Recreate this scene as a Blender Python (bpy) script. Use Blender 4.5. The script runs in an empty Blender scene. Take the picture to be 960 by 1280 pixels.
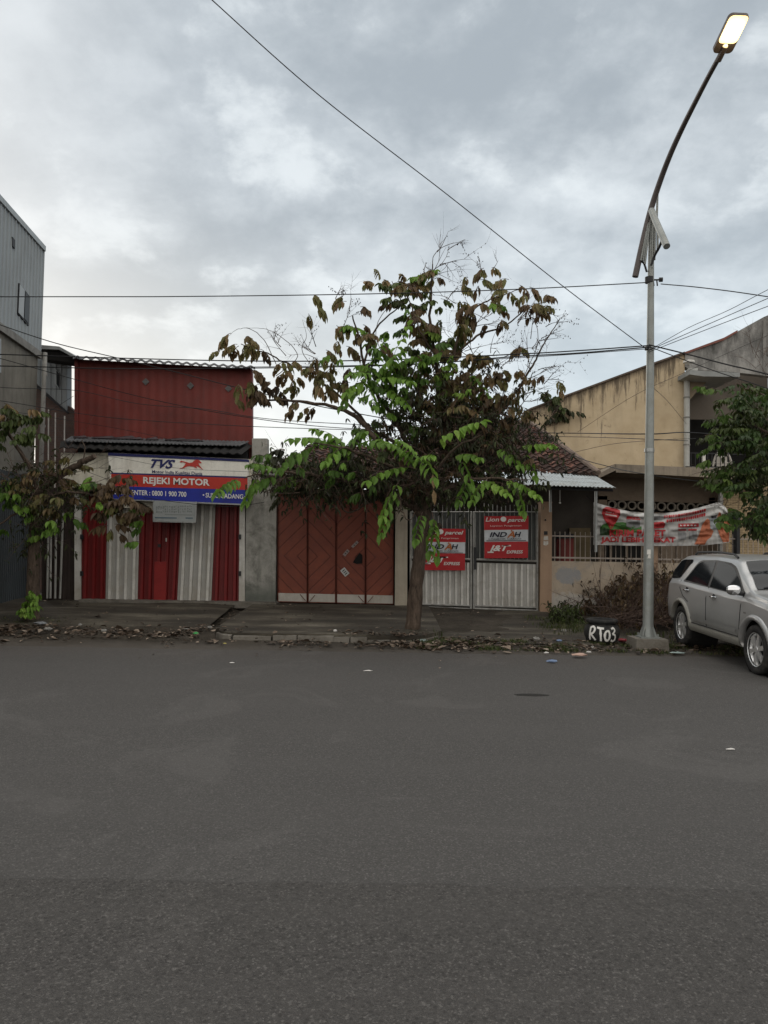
import bpy, math, random
from mathutils import Vector, Matrix, noise
from mathutils.geometry import tessellate_polygon
random.seed(7)
R = math.radians
SC = bpy.context.scene
COL = SC.collection
V = Vector

# ------------------------------------------------------------------ camera
F = 961.0; CAMZ = 1.7
CAM = V((0, 0, CAMZ))
pitch = math.atan(40 / F); roll = 0.0165
fw = V((0, math.cos(pitch), math.sin(pitch)))
r0 = V((1, 0, 0)); u0 = V((0, -math.sin(pitch), math.cos(pitch)))
rt = r0 * math.cos(roll) + u0 * math.sin(roll)
up = u0 * math.cos(roll) - r0 * math.sin(roll)

def ray(u, v): return fw * F + rt * (u - 480) + up * (640 - v)
def P(u, v, Y):
    d = ray(u, v); return CAM + d * (Y / d.y)
def G(u, v, z=0.0):
    d = ray(u, v); return CAM + d * ((z - CAMZ) / d.z)
def PL(u, v, pt, nrm):
    d = ray(u, v); return CAM + d * ((V(pt) - CAM).dot(nrm) / d.dot(nrm))

cam_d = bpy.data.cameras.new('camera'); cam = bpy.data.objects.new('camera', cam_d); COL.objects.link(cam)
cam.matrix_world = Matrix.Translation(CAM) @ Matrix((rt, up, -fw)).transposed().to_4x4()
cam_d.sensor_fit = 'VERTICAL'; cam_d.sensor_height = 36; cam_d.sensor_width = 27
cam_d.lens = 36 * F / 1280; cam_d.clip_end = 2000; cam_d.clip_start = 0.05
SC.camera = cam
SC.view_settings.view_transform = 'Standard'; SC.view_settings.look = 'None'; SC.view_settings.exposure = 0
SC.render.resolution_x = 768; SC.render.resolution_y = 1024

# ------------------------------------------------------------------ mesh builder
class MB:
    def __init__(s): s.v = []; s.f = []; s.t = []
    def face(s, pts, t=0.5):
        n = len(s.v); s.v += [tuple(p) for p in pts]; s.f.append(tuple(range(n, n + len(pts)))); s.t.append(t)
    def grid(s, rows, t=0.5, closed=False):
        n = len(s.v); m = len(rows[0])
        for r in rows: s.v += [tuple(p) for p in r]
        for i in range(len(rows) - 1):
            for j in range(m - 1 + (1 if closed else 0)):
                k = (j + 1) % m
                s.f.append((n + i * m + j, n + i * m + k, n + (i + 1) * m + k, n + (i + 1) * m + j)); s.t.append(t)
    def prism(s, front, off, t=0.5):
        """polygon (3-D points) extruded by vector off"""
        off = V(off); n = len(s.v); k = len(front)
        s.v += [tuple(p) for p in front] + [tuple(V(p) + off) for p in front]
        s.f.append(tuple(range(n, n + k))); s.f.append(tuple(range(n + 2 * k - 1, n + k - 1, -1)))
        for i in range(k):
            j = (i + 1) % k; s.f.append((n + j, n + i, n + k + i, n + k + j))
        s.t += [t] * (k + 2)
    def box(s, a, b, t=0.5):
        x0, y0, z0 = a; x1, y1, z1 = b
        s.prism([(x0, y0, z0), (x1, y0, z0), (x1, y0, z1), (x0, y0, z1)], (0, y1 - y0, 0), t)
    def pbox(s, uv, Y, d, t=0.5):
        """box whose front face is the pixel polygon on plane Y, depth d behind"""
        s.prism([P(u, v, Y) for u, v in uv], (0, d, 0), t)
    def tube(s, pts, rad, seg=6, t=0.5, cap=True):
        pts = [V(p) for p in pts]; n = len(pts)
        if not hasattr(rad, '__len__'): rad = [rad] * n
        rows = []; a = None
        for i, p in enumerate(pts):
            d = (pts[min(i + 1, n - 1)] - pts[max(i - 1, 0)])
            if d.length < 1e-9: d = V((0, 0, 1))
            d.normalize()
            if a is None:
                a = d.orthogonal().normalized()
            else:
                a = a - d * a.dot(d)
                if a.length < 1e-6: a = d.orthogonal()
                a.normalize()
            b = d.cross(a)
            rows.append([p + (a * math.cos(2 * math.pi * k / seg) + b * math.sin(2 * math.pi * k / seg)) * rad[i] for k in range(seg)])
        s.grid(rows, t, closed=True)
        if cap: s.face(rows[0][::-1], t); s.face(rows[-1], t)
    def lathe(s, prof, c, axis, seg=32, t=0.5):
        """prof = [(r, h)] around axis through c"""
        ax = V(axis).normalized(); a = ax.orthogonal().normalized(); b = ax.cross(a); c = V(c)
        rows = [[c + ax * h + (a * math.cos(2 * math.pi * k / seg) + b * math.sin(2 * math.pi * k / seg)) * r for k in range(seg)] for r, h in prof]
        s.grid(rows, t, closed=True)
    def build(s, name, mat, parent=None, smooth=False, origin=None, recalc=False):
        me = bpy.data.meshes.new(name)
        root = parent
        off = V((0, 0, 0))
        if parent is not None:
            p = parent
            while p is not None: off += p.location; p = p.parent
        elif origin is not None: off = V(origin)
        me.from_pydata([tuple(V(p) - off) for p in s.v], [], s.f)
        at = me.attributes.new('tint', 'FLOAT', 'FACE'); at.data.foreach_set('value', s.t)
        me.validate()
        if recalc:
            import bmesh
            bm = bmesh.new(); bm.from_mesh(me); bmesh.ops.remove_doubles(bm, verts=bm.verts, dist=1e-5)
            bmesh.ops.recalc_face_normals(bm, faces=bm.faces); bm.to_mesh(me); bm.free()
        if smooth:
            me.polygons.foreach_set('use_smooth', [True] * len(me.polygons))
        o = bpy.data.objects.new(name, me); COL.objects.link(o)
        if parent is not None: o.parent = parent
        elif origin is not None: o.location = off
        if mat: me.materials.append(mat)
        return o

def tag(o, label, cat, group=None, kind=None):
    o['label'] = label; o['category'] = cat
    if group: o['group'] = group
    if kind: o['kind'] = kind
    return o
def thing(name, label, cat, loc, group=None):
    o = bpy.data.objects.new(name, None); COL.objects.link(o); o.location = V(loc); o.empty_display_size = 0.2
    return tag(o, label, cat, group)
def lerp(a, b, t): return a + (b - a) * t
def nz(x, y=0, z=0): return noise.noise(V((x, y, z)))
def spline(pts, n=8):
    pts = [V(p) for p in pts]; q = [pts[0] * 2 - pts[1]] + pts + [pts[-1] * 2 - pts[-2]]; out = []
    for i in range(1, len(q) - 2):
        p0, p1, p2, p3 = q[i - 1:i + 3]
        for k in range(n):
            t = k / n
            out.append(0.5 * ((2 * p1) + (p2 - p0) * t + (2 * p0 - 5 * p1 + 4 * p2 - p3) * t * t + (3 * p1 - p0 - 3 * p2 + p3) * t ** 3))
    out.append(pts[-1]); return out

# ------------------------------------------------------------------ materials
def c4(c): return (c[0], c[1], c[2], 1)
class NT:
    def __init__(s, name):
        s.m = bpy.data.materials.new(name); s.m.use_nodes = True; s.t = s.m.node_tree; s.n = s.t.nodes; s.l = s.t.links
        s.b = s.n['Principled BSDF']; s.tc = s.n.new('ShaderNodeTexCoord')
    def link(s, a, b): s.l.new(a, b)
    def mapping(s, scale=(1, 1, 1)):
        m = s.n.new('ShaderNodeMapping'); m.inputs['Scale'].default_value = scale; s.link(s.tc.outputs['Object'], m.inputs[0]); return m.outputs[0]
    def noise(s, scale, detail=5, rough=.6, vec=None, dist=0):
        n = s.n.new('ShaderNodeTexNoise'); n.inputs['Scale'].default_value = scale; n.inputs['Detail'].default_value = detail
        n.inputs['Roughness'].default_value = rough; n.inputs['Distortion'].default_value = dist
        s.link(vec if vec else s.tc.outputs['Object'], n.inputs['Vector']); return n.outputs[0]
    def voro(s, scale, vec=None, feature='F1', out=0):
        n = s.n.new('ShaderNodeTexVoronoi'); n.inputs['Scale'].default_value = scale; n.feature = feature
        s.link(vec if vec else s.tc.outputs['Object'], n.inputs['Vector']); return n.outputs[out]
    def ramp(s, fac, stops):
        r = s.n.new('ShaderNodeValToRGB'); e = r.color_ramp.elements
        while len(e) > 1: e.remove(e[0])
        e[0].position = stops[0][0]; e[0].color = c4(stops[0][1])
        for p, c in stops[1:]:
            x = e.new(p); x.color = c4(c)
        s.link(fac, r.inputs[0]); return r.outputs[0]
    def rampv(s, fac, a, b, va=0, vb=1):
        r = s.n.new('ShaderNodeMapRange'); r.inputs[1].default_value = a; r.inputs[2].default_value = b
        r.inputs[3].default_value = va; r.inputs[4].default_value = vb; s.link(fac, r.inputs[0]); return r.outputs[0]
    def mix(s, fac, a, b, mode='MIX'):
        m = s.n.new('ShaderNodeMix'); m.data_type = 'RGBA'; m.blend_type = mode
        for i, x in ((0, fac), (6, a), (7, b)):
            if isinstance(x, (int, float)): m.inputs[i].default_value = x
            elif isinstance(x, tuple): m.inputs[i].default_value = c4(x)
            else: s.link(x, m.inputs[i])
        return m.outputs[2]
    def math(s, op, a, b=0.0):
        m = s.n.new('ShaderNodeMath'); m.operation = op
        for i, x in ((0, a), (1, b)):
            if isinstance(x, (int, float)): m.inputs[i].default_value = x
            else: s.link(x, m.inputs[i])
        return m.outputs[0]
    def bump(s, h, strength=.5, dist=.01, prev=None):
        b = s.n.new('ShaderNodeBump'); b.inputs['Strength'].default_value = strength; b.inputs['Distance'].default_value = dist
        s.link(h, b.inputs['Height'])
        if prev: s.link(prev, b.inputs['Normal'])
        return b.outputs[0]
    def out(s, color=None, rough=None, metal=None, normal=None, spec=None):
        for k, x in (('Base Color', color), ('Roughness', rough), ('Metallic', metal), ('Normal', normal), ('Specular IOR Level', spec)):
            if x is None: continue
            if isinstance(x, (int, float)): s.b.inputs[k].default_value = x
            elif isinstance(x, tuple): s.b.inputs[k].default_value = c4(x)
            else: s.link(x, s.b.inputs[k])
        return s.m

def dark(c, k): return (c[0] * k, c[1] * k, c[2] * k)
def mat(name, base, rough=.8, var=.25, scale=2.5, dirt=None, damt=.5, dscale=1.2, streak=0.0, streakcol=None, bump=.25, bscale=30, bdist=.01, metal=0, spec=.3, lowdirt=None, rib=0):
    """weathered surface: blotches, fine grain, vertical run-off streaks, dirt near the ground"""
    n = NT(name)
    a = n.noise(scale, 8, .65)
    col = n.mix(n.rampv(a, .3, .7), dark(base, 1 - var), dark(base, 1 + var * .5))
    g = n.noise(bscale * 1.7, 4, .7)
    col = n.mix(n.rampv(g, .3, .7, 0, .35), col, dark(base, .6))
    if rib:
        at = n.n.new('ShaderNodeAttribute'); at.attribute_name = 'tint'; col = n.mix(n.rampv(at.outputs['Fac'], 0, 1, rib, 0), col, dark(base, .3))  # shade between the ribs painted in: valley faces get a darker base colour
    if dirt:
        d = n.noise(dscale, 9, .72, dist=.4)
        col = n.mix(n.rampv(d, .48, .66, 0, damt), col, dirt)
    if streak:
        vv = n.mapping((5, 5, .28)); sn = n.noise(1.6, 7, .7, vec=vv)
        col = n.mix(n.rampv(sn, .5, .7, 0, streak), col, streakcol or dark(base, .35))
    if lowdirt:
        sp = n.n.new('ShaderNodeSeparateXYZ'); n.link(n.tc.outputs['Object'], sp.inputs[0])
        z0, z1, dc, amt = lowdirt
        zf = n.rampv(n.math('ADD', sp.outputs[2], n.math('MULTIPLY', n.noise(3, 6), .5)), z0 + .25, z1 + .25, amt, 0)
        col = n.mix(zf, col, dc)
    hb = n.noise(bscale, 6, .65)
    nb = n.bump(hb, bump, bdist)
    return n.out(col, rough, metal, nb, spec)

def flat(name, c, rough=.6, metal=0, spec=.4):
    n = NT(name); a = n.noise(14, 5, .6); a2 = n.noise(1.7, 6, .7)
    col = n.mix(n.rampv(a, .3, .7, 0, .25), c, dark(c, .7)); col = n.mix(n.rampv(a2, .5, .75, 0, .45), col, dark(c, .6))
    return n.out(col, rough, metal, None, spec)

def leafmat(name, stops, trans=.25):
    n = NT(name); at = n.n.new('ShaderNodeAttribute'); at.attribute_name = 'tint'
    col = n.ramp(at.outputs['Fac'], stops)
    col = n.mix(n.rampv(n.noise(25, 3), .35, .65, 0, .3), col, (.02, .02, .01))
    n.out(col, .55, 0, None, .3)
    tr = n.n.new('ShaderNodeBsdfTranslucent'); n.link(col, tr.inputs[0]); mx = n.n.new('ShaderNodeMixShader'); mx.inputs[0].default_value = trans
    o = n.n['Material Output']; n.link(n.b.outputs[0], mx.inputs[1]); n.link(tr.outputs[0], mx.inputs[2]); n.link(mx.outputs[0], o.inputs[0])
    return n.m

# ------------------------------------------------------------------ world and sun
W = bpy.data.worlds.new('World'); SC.world = W; W.use_nodes = True
wt = W.node_tree; wn = wt.nodes; wl = wt.links
bg = wn['Background']; bg.inputs[1].default_value = 0.1
sky = wn.new('ShaderNodeTexSky'); sky.sky_type = 'NISHITA'; sky.sun_disc = False
sky.sun_elevation = R(12); sky.sun_rotation = R(-38); sky.dust_density = 2
tc = wn.new('ShaderNodeTexCoord')
sep = wn.new('ShaderNodeSeparateXYZ'); wl.new(tc.outputs['Generated'], sep.inputs[0])
def wm(op, a, b=0.0, c=None):
    m = wn.new('ShaderNodeMath'); m.operation = op
    for i, x in enumerate((a, b) if c is None else (a, b, c)):
        if isinstance(x, (int, float)): m.inputs[i].default_value = x
        else: wl.new(x, m.inputs[i])
    return m.outputs[0]
def wmix(f, a, b, mode='MIX'):
    m = wn.new('ShaderNodeMix'); m.data_type = 'RGBA'; m.blend_type = mode
    for i, x in ((0, f), (6, a), (7, b)):
        if isinstance(x, (int, float)): m.inputs[i].default_value = x
        elif isinstance(x, tuple): m.inputs[i].default_value = c4(x)
        else: wl.new(x, m.inputs[i])
    return m.outputs[2]
def wr(x, a, b, c=0, d=1):
    r = wn.new('ShaderNodeMapRange'); r.interpolation_type = 'SMOOTHSTEP'
    for i, q in enumerate((a, b, c, d)): r.inputs[i + 1].default_value = q
    wl.new(x, r.inputs[0]); return r.outputs[0]
zc = wm('MAXIMUM', sep.outputs[2], 0.0)
den = wm('ADD', zc, .38)
cx = wm('DIVIDE', sep.outputs[0], den); cy = wm('DIVIDE', sep.outputs[1], den)
cmb = wn.new('ShaderNodeCombineXYZ'); wl.new(cx, cmb.inputs[0]); wl.new(cy, cmb.inputs[1])
def wnoise(scale, detail, rough, dist, off):
    mp = wn.new('ShaderNodeMapping'); mp.inputs['Location'].default_value = off; wl.new(cmb.outputs[0], mp.inputs[0])
    n = wn.new('ShaderNodeTexNoise'); n.inputs['Scale'].default_value = scale; n.inputs['Detail'].default_value = detail
    n.inputs['Roughness'].default_value = rough; n.inputs['Distortion'].default_value = dist; wl.new(mp.outputs[0], n.inputs['Vector']); return n.outputs[0]
n1 = wnoise(1.7, 9, .56, .08, (3.2, 1.4, 0)); n2 = wnoise(4.6, 8, .58, .1, (7, 2, 0)); n4 = wnoise(11, 8, .62, .1, (2, 9, 0)); n3 = wnoise(.55, 4, .5, 0, (1, 5, 0))
dens = wm('ADD', wm('MULTIPLY', n1, .5), wm('ADD', wm('MULTIPLY', n2, .36), wm('MULTIPLY', n4, .14)))
cl = wmix(wr(dens, .40, .60), (4.3, 4.85, 5.35), (7.6, 8.2, 8.65))
cl = wmix(wr(n3, .42, .62, 0, .55), cl, (4.7, 5.3, 5.9))
# thin bright breaks in the deck
cl = wmix(wr(n2, .52, .66, 0, .55), cl, (9.3, 9.9, 10.2))
# band of light above the horizon, warm to the left, cool pale blue to the right
hz = wr(zc, .02, .48, 1, 0)
az = wm('DIVIDE', sep.outputs[0], wm('MAXIMUM', sep.outputs[1], .05))
side = wr(az, -.45, .35, 0, 1)
hcol = wmix(side, (12.6, 12.2, 11.2), (8.2, 9.4, 10.1))
hz2 = wm('MULTIPLY', wm('POWER', hz, 1.35), .93)
hz3 = wm('MULTIPLY', hz2, wr(sep.outputs[1], -.1, .5, .35, 1))
hz3 = wm('MULTIPLY', hz3, wr(dens, .40, .62, 1.0, .80))
cl = wmix(hz3, cl, hcol)
lf = wm('MULTIPLY', wr(az, -.62, -.2, .55, 0), wr(sep.outputs[1], 0, .4, 0, 1))
cl = wmix(lf, cl, (8.8, 9.1, 9.3))
cl = wmix(wr(zc, .66, .9, 0, 1), cl, (20, 19.5, 18.6))
cl = wmix(wr(sep.outputs[1], .12, -.35, 0, 1), cl, (13.5, 13.1, 12.5))
fin = wmix(.93, sky.outputs[0], cl)
wl.new(fin, bg.inputs[0])
sd = bpy.data.lights.new('sun', 'SUN'); sd.energy = .7; sd.angle = R(20); sd.color = (1, .93, .84)
so = bpy.data.objects.new('sun', sd); COL.objects.link(so)
sdir = V((math.sin(R(-38)) * math.cos(R(12)), math.cos(R(-38)) * math.cos(R(12)), math.sin(R(12))))
so.rotation_euler = sdir.to_track_quat('Z', 'Y').to_euler(); so.location = (0, 0, 20)

# ------------------------------------------------------------------ 2-D art mapped onto surfaces
def text2d(s, shear=0.0, bold=0.0, space=1.0):
    cu = bpy.data.curves.new('t', 'FONT'); cu.body = s; cu.shear = shear; cu.offset = bold; cu.resolution_u = 3; cu.space_character = space
    o = bpy.data.objects.new('t', cu); COL.objects.link(o); dg = bpy.context.evaluated_depsgraph_get(); dg.update()
    me = bpy.data.meshes.new_from_object(o.evaluated_get(dg)); vs = [(q.co.x, q.co.y) for q in me.vertices]; fs = [tuple(p.vertices) for p in me.polygons]
    bpy.data.objects.remove(o); bpy.data.curves.remove(cu); bpy.data.meshes.remove(me)
    x0 = min(a for a, b in vs); x1 = max(a for a, b in vs); y0 = min(b for a, b in vs); y1 = max(b for a, b in vs)
    return [((a - x0) / (x1 - x0), (b - y0) / (y1 - y0)) for a, b in vs], fs
def put_text(mb, s, q, Y, shear=0, bold=0.0, t=.5, space=1.0, fn=None):
    """q = pixel corners tl,tr,br,bl of the text box; fn(u,v) -> point (default: plane Y)"""
    vs, fs = text2d(s, shear, bold, space); n = len(mb.v); tl, tr, br, bl = q
    for a, b in vs:
        x = lerp(lerp(bl[0], br[0], a), lerp(tl[0], tr[0], a), b); y = lerp(lerp(bl[1], br[1], a), lerp(tl[1], tr[1], a), b)
        mb.v.append(tuple(fn(x, y) if fn else P(x, y, Y)))
    if not fn:
        for f in fs: mb.f.append(tuple(n + i for i in f)); mb.t.append(t)
        return
    del mb.v[n:]
    pp = []
    for a, b in vs: pp.append((lerp(lerp(bl[0], br[0], a), lerp(tl[0], tr[0], a), b), lerp(lerp(bl[1], br[1], a), lerp(tl[1], tr[1], a), b)))
    def rec(a, b, c, k):
        if k == 0: mb.face([fn(*a), fn(*b), fn(*c)], t); return
        e = [(math.hypot(a[0] - b[0], a[1] - b[1]), 0), (math.hypot(c[0] - b[0], c[1] - b[1]), 1), (math.hypot(a[0] - c[0], a[1] - c[1]), 2)]; w_ = max(e)[1]
        if w_ == 1: a, b, c = b, c, a
        elif w_ == 2: a, b, c = c, a, b
        m_ = ((a[0] + b[0]) / 2, (a[1] + b[1]) / 2); rec(a, m_, c, k - 1); rec(m_, b, c, k - 1)
    for f in fs:
        for i in range(1, len(f) - 1): rec(pp[f[0]], pp[f[i]], pp[f[i + 1]], 3)
def put_poly(mb, pts, Y=None, fn=None, t=.5):
    p3 = [V((a, b, 0)) for a, b in pts]; tr = tessellate_polygon([p3]); n = len(mb.v)
    mb.v += [tuple(fn(a, b) if fn else P(a, b, Y)) for a, b in pts]
    for f in tr: mb.f.append(tuple(n + i for i in f)); mb.t.append(t)
def rect(u0, v0, u1, v1, s=0.0): return [(u0, v0), (u1, v0 + s * (u1 - u0)), (u1, v1 + s * (u1 - u0)), (u0, v1)]
def disc2(cx, cy, rx, ry, n=16): return [(cx + rx * math.cos(2 * math.pi * k / n), cy + ry * math.sin(2 * math.pi * k / n)) for k in range(n)]

def corr(mb, bl, br, tr, tl, pitch, amp, nrm, prof='trap', rows=1, step=0.0, jit=0.0):
    bl, br, tr, tl = map(V, (bl, br, tr, tl)); nrm = V(nrm).normalized()
    n = max(2, int(round((br - bl).length / pitch)))
    if prof == 'trap': ps = [(0, 0), (.3, 0), (.4, 1), (.7, 1), (.8, 0)]
    elif prof == 'rib': ps = [(0, 0), (.76, 0), (.82, 1), (.92, 1), (.98, 0)]
    else: ps = [(k / 6, .5 - .5 * math.cos(2 * math.pi * k / 6)) for k in range(6)]
    ss = [((i + a) / n, b) for i in range(n) for a, b in ps] + [(1, ps[0][1])]
    gr = []
    for r in range(rows):
        for e in ((0, 1) if step else (0,)):
            t = (r + (e * .999)) / rows; gr.append((t, step * (1 - e)))
    gr.append((1, 0))
    out = []
    for t, st in gr:
        row = []
        for s, h in ss:
            p = lerp(lerp(bl, br, s), lerp(tl, tr, s), t)
            row.append(p + nrm * (h * amp + st + (nz(p.x * 3, p.z * 3, p.y * 3) * jit if jit else 0)))
        out.append(row)
    f0 = len(mb.t); mb.grid(out); m_ = len(ss) - 1
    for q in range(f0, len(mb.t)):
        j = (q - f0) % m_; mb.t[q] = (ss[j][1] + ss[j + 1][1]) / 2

# ------------------------------------------------------------------ material library
PLAS = mat('plaster_cream', (.48, .44, .34), .85, .15, 2, (.16, .14, .1), .6, 1.0, .5, (.14, .13, .1), .3, 35)
CONC = mat('concrete', (.27, .26, .24), .9, .3, 2, (.09, .085, .075), .7, 1.4, .4, None, .5, 40, .02)
CONCL = mat('light_concrete', (.40, .39, .36), .9, .25, 2.5, (.13, .13, .12), .75, 1.5, .4, (.12, .12, .11), .5, 40, .02)
REDWALL = mat('red_sheet', (.19, .036, .028), .6, .3, 1.2, (.085, .028, .024), .65, .8, .5, (.13, .05, .045), .12, 20)
DARKM = mat('dark_metal', (.03, .03, .032), .6, .3, 4)
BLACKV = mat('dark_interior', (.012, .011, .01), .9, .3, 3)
GALV = mat('galvanised', (.36, .37, .36), .45, .2, 6, (.15, .13, .1), .4, 3, .3, None, .1, 40, .005, .7, .5)
GREYCL = mat('grey_cladding', (.3, .325, .335), .55, .12, .8, (.2, .21, .21), .4, .7, .25, (.2, .21, .21), .08, 20)
WHITEP = mat('white_paint', (.66, .64, .59), .6, .15, 3, (.3, .26, .2), .5, 2, .4, (.25, .22, .17), .1, 30, lowdirt=(.25, .8, (.3, .26, .21), .5))
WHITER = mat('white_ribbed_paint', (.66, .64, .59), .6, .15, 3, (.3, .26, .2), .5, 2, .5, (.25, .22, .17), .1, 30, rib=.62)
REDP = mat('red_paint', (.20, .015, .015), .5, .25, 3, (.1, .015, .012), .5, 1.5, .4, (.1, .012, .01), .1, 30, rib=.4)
TAN = mat('tan_plaster', (.40, .27, .18), .85, .1, 2, (.2, .14, .1), .3, 1.5, .2, None, .2, 35)
n = NT('ochre_plaster'); a = n.noise(1.1, 8, .65); col = n.mix(n.rampv(a, .3, .7), (.40, .31, .195), (.54, .44, .30))
sp = n.n.new('ShaderNodeSeparateXYZ'); n.link(n.tc.outputs['Object'], sp.inputs[0])
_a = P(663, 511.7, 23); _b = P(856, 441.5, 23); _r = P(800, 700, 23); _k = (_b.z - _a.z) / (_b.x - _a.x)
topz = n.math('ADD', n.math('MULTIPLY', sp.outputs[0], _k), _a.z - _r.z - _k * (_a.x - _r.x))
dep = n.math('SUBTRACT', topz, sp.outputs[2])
sn = n.noise(1.5, 8, .75, vec=n.mapping((3.2, 3.2, .3))); m1 = n.math('SUBTRACT', sn, n.rampv(dep, 0, 1.8, -.09, .10))
col = n.mix(n.rampv(m1, .54, .63, 0, .8), col, (.07, .055, .04)); s2_ = n.noise(1.3, 7, .7, vec=n.mapping((1.1, 1.1, .22))); col = n.mix(n.rampv(s2_, .5, .7, 0, .35), col, (.26, .21, .15))
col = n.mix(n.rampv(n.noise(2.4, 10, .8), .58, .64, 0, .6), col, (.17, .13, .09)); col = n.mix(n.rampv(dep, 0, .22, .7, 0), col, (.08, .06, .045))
OCHRE = n.out(col, .9, 0, n.bump(n.noise(20, 6), .3, .01), .2)
RUSTY = mat('rust_edge', (.13, .06, .04), .8, .3, 6)
BROWNW = mat('brown_plaster', (.22, .17, .125), .9, .2, 2, (.1, .08, .06), .5, 1)
STEELP = mat('pole_paint', (.27, .285, .27), .5, .15, 5, (.16, .15, .12), .5, 3, .35, None, .08, 30, .005, .35, .5)
ARMM = mat('arm_steel', (.10, .085, .08), .5, .2, 6, None, 0, 1, 0, None, .1, 30, .005, .4)
WIRE = mat('wire_rubber', (.012, .012, .013), .6, .1, 3)

def brickmat(name, c1, c2, mortar, sx=1.0):
    n = NT(name); sp = n.n.new('ShaderNodeSeparateXYZ'); n.link(n.tc.outputs['Object'], sp.inputs[0])
    cb = n.n.new('ShaderNodeCombineXYZ'); n.link(n.math('ADD', sp.outputs[0], sp.outputs[1]), cb.inputs[0]); n.link(sp.outputs[2], cb.inputs[1])
    b = n.n.new('ShaderNodeTexBrick'); n.link(cb.outputs[0], b.inputs[0]); b.inputs['Scale'].default_value = 4.2 * sx
    b.inputs['Color1'].default_value = c4(c1); b.inputs['Color2'].default_value = c4(c2); b.inputs['Mortar'].default_value = c4(mortar)
    b.inputs['Mortar Size'].default_value = .018; b.inputs['Bias'].default_value = 0; b.inputs['Row Height'].default_value = .27
    col = n.mix(n.rampv(n.noise(2, 7, .7), .45, .7, 0, .6), b.outputs[0], dark(c1, .45))
    nb = n.bump(b.outputs[1], .5, -.01); nb = n.bump(n.noise(40, 5), .4, .01, nb)
    return n.out(col, .9, 0, nb)
YBRICK = brickmat('yellow_brick', (.40, .30, .17), (.31, .23, .13), (.14, .10, .06))
RBRICK = brickmat('old_brick', (.13, .075, .06), (.1, .07, .06), (.1, .09, .08))

# ------------------------------------------------------------------ ground
def dropoff(x):  # level of the pavement zone behind the road, falls to the right
    return lerp(.27, .12, min(1, max(0, (x - 1.5) / 3.5)))
def gz(x, y):
    if y <= 12.15: return -.012
    t = min(1, (y - 12.15) / 5.6); h = dropoff(x)
    base = h * (t ** .85)
    if 13.0 < y < 17.6 and -3.3 < x < .9:
        base = min(base, max(.02, .13 + (y - 12.97) * .03 - .12))
    k = min(1, (y - 12.15) / .5)
    return -.012 + .012 * k + base + k * (.035 * nz(x * .9, y * .9) + .015 * nz(x * 3.1, y * 3.1, 4))

def asphalt(name, c, coarse):
    n = NT(name)
    a = n.noise(1.0, 6, .6); b = n.noise(.25, 4, .5)
    col = n.mix(n.rampv(a, .3, .7), dark(c, .86), dark(c, 1.12)); col = n.mix(n.rampv(b, .4, .65, 0, .5), col, dark(c, .82))
    st = n.noise(.9, 6, .65, vec=n.mapping((.35, 2.2, 1))); col = n.mix(n.rampv(st, .5, .72, 0, .35), col, dark(c, .72))
    v = n.voro(95 if coarse else 150); v2 = n.voro(42 if coarse else 80)
    col = n.mix(n.rampv(v, .1, .55, .0, .55 if coarse else .4), col, dark(c, .35))
    gr = n.noise(140, 3, .7); col = n.mix(n.rampv(gr, .55, .78, 0, .5), col, dark(c, 1.9))
    pits = n.noise(21 if coarse else 45, 4, .6); col = n.mix(n.rampv(pits, .53, .62, 0, .85 if coarse else .4), col, dark(c, .30))
    sp = n.voro(6, out=0); col = n.mix(n.rampv(sp, .012, .022, .6, 0), col, (.3, .28, .25))
    cl_ = n.noise(9 if coarse else 14, 8, .8); col = n.mix(n.rampv(cl_, .4, .62, 0, .45 if coarse else .25), col, dark(c, .5))
    if name == 'asphalt':
        sp_ = n.n.new('ShaderNodeSeparateXYZ'); n.link(n.tc.outputs['Object'], sp_.inputs[0]); yd = n.math('ADD', sp_.outputs[1], n.math('MULTIPLY', n.noise(.8, 8, .7), 1.6))
        col = n.mix(n.rampv(yd, 11.6, 13.1, 0, .75), col, (.125, .10, .083))
    gA = n.noise(20 if coarse else 26, 7, .85); col = n.mix(n.rampv(gA, .42, .58, .75 if coarse else .55, 0), col, dark(c, .42)); col = n.mix(n.rampv(gA, .54, .68, 0, .4), col, dark(c, 1.4))
    gB = n.noise(70, 3, .8); col = n.mix(n.rampv(gB, .40, .60, .7, 0), col, dark(c, .45)); col = n.mix(n.rampv(gB, .58, .7, 0, .5), col, dark(c, 1.7))
    vc = n.voro(110 if coarse else 120, out=1); sc_ = n.n.new('ShaderNodeSeparateColor'); n.link(vc, sc_.inputs[0]); col = n.mix(n.rampv(sc_.outputs[0], 0, 1, .65, 0), col, dark(c, .40)); col = n.mix(n.rampv(sc_.outputs[1], .85, 1, 0, .35), col, dark(c, 1.8))
    vd = n.voro(30 if coarse else 40, out=0); col = n.mix(n.rampv(vd, .16, .36, .85 if coarse else .5, 0), col, dark(c, .30))
    bandn = n.noise(1.0, 6, .65, vec=n.mapping((.12, 1.3, 1))); col = n.mix(n.rampv(bandn, .48, .62, 0, .3), col, dark(c, .62))
    ptc = n.noise(.5, 8, .7, dist=1.2); col = n.mix(n.rampv(ptc, .55, .60, 0, .10), col, dark(c, 1.4))
    hh = n.math('ADD', n.math('MULTIPLY', v, -1.0), n.math('MULTIPLY', pits, -.9 if coarse else -.4))
    nb = n.bump(hh, .75 if coarse else .5, .012 if coarse else .006); nb = n.bump(v2, .25, .006, nb)
    return n.out(col, .92, 0, nb, .25)
ASPH = asphalt('asphalt', (.118, .112, .106), False); ASPHC = asphalt('coarse_asphalt', (.118, .111, .104), True)
n = NT('earth')
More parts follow.
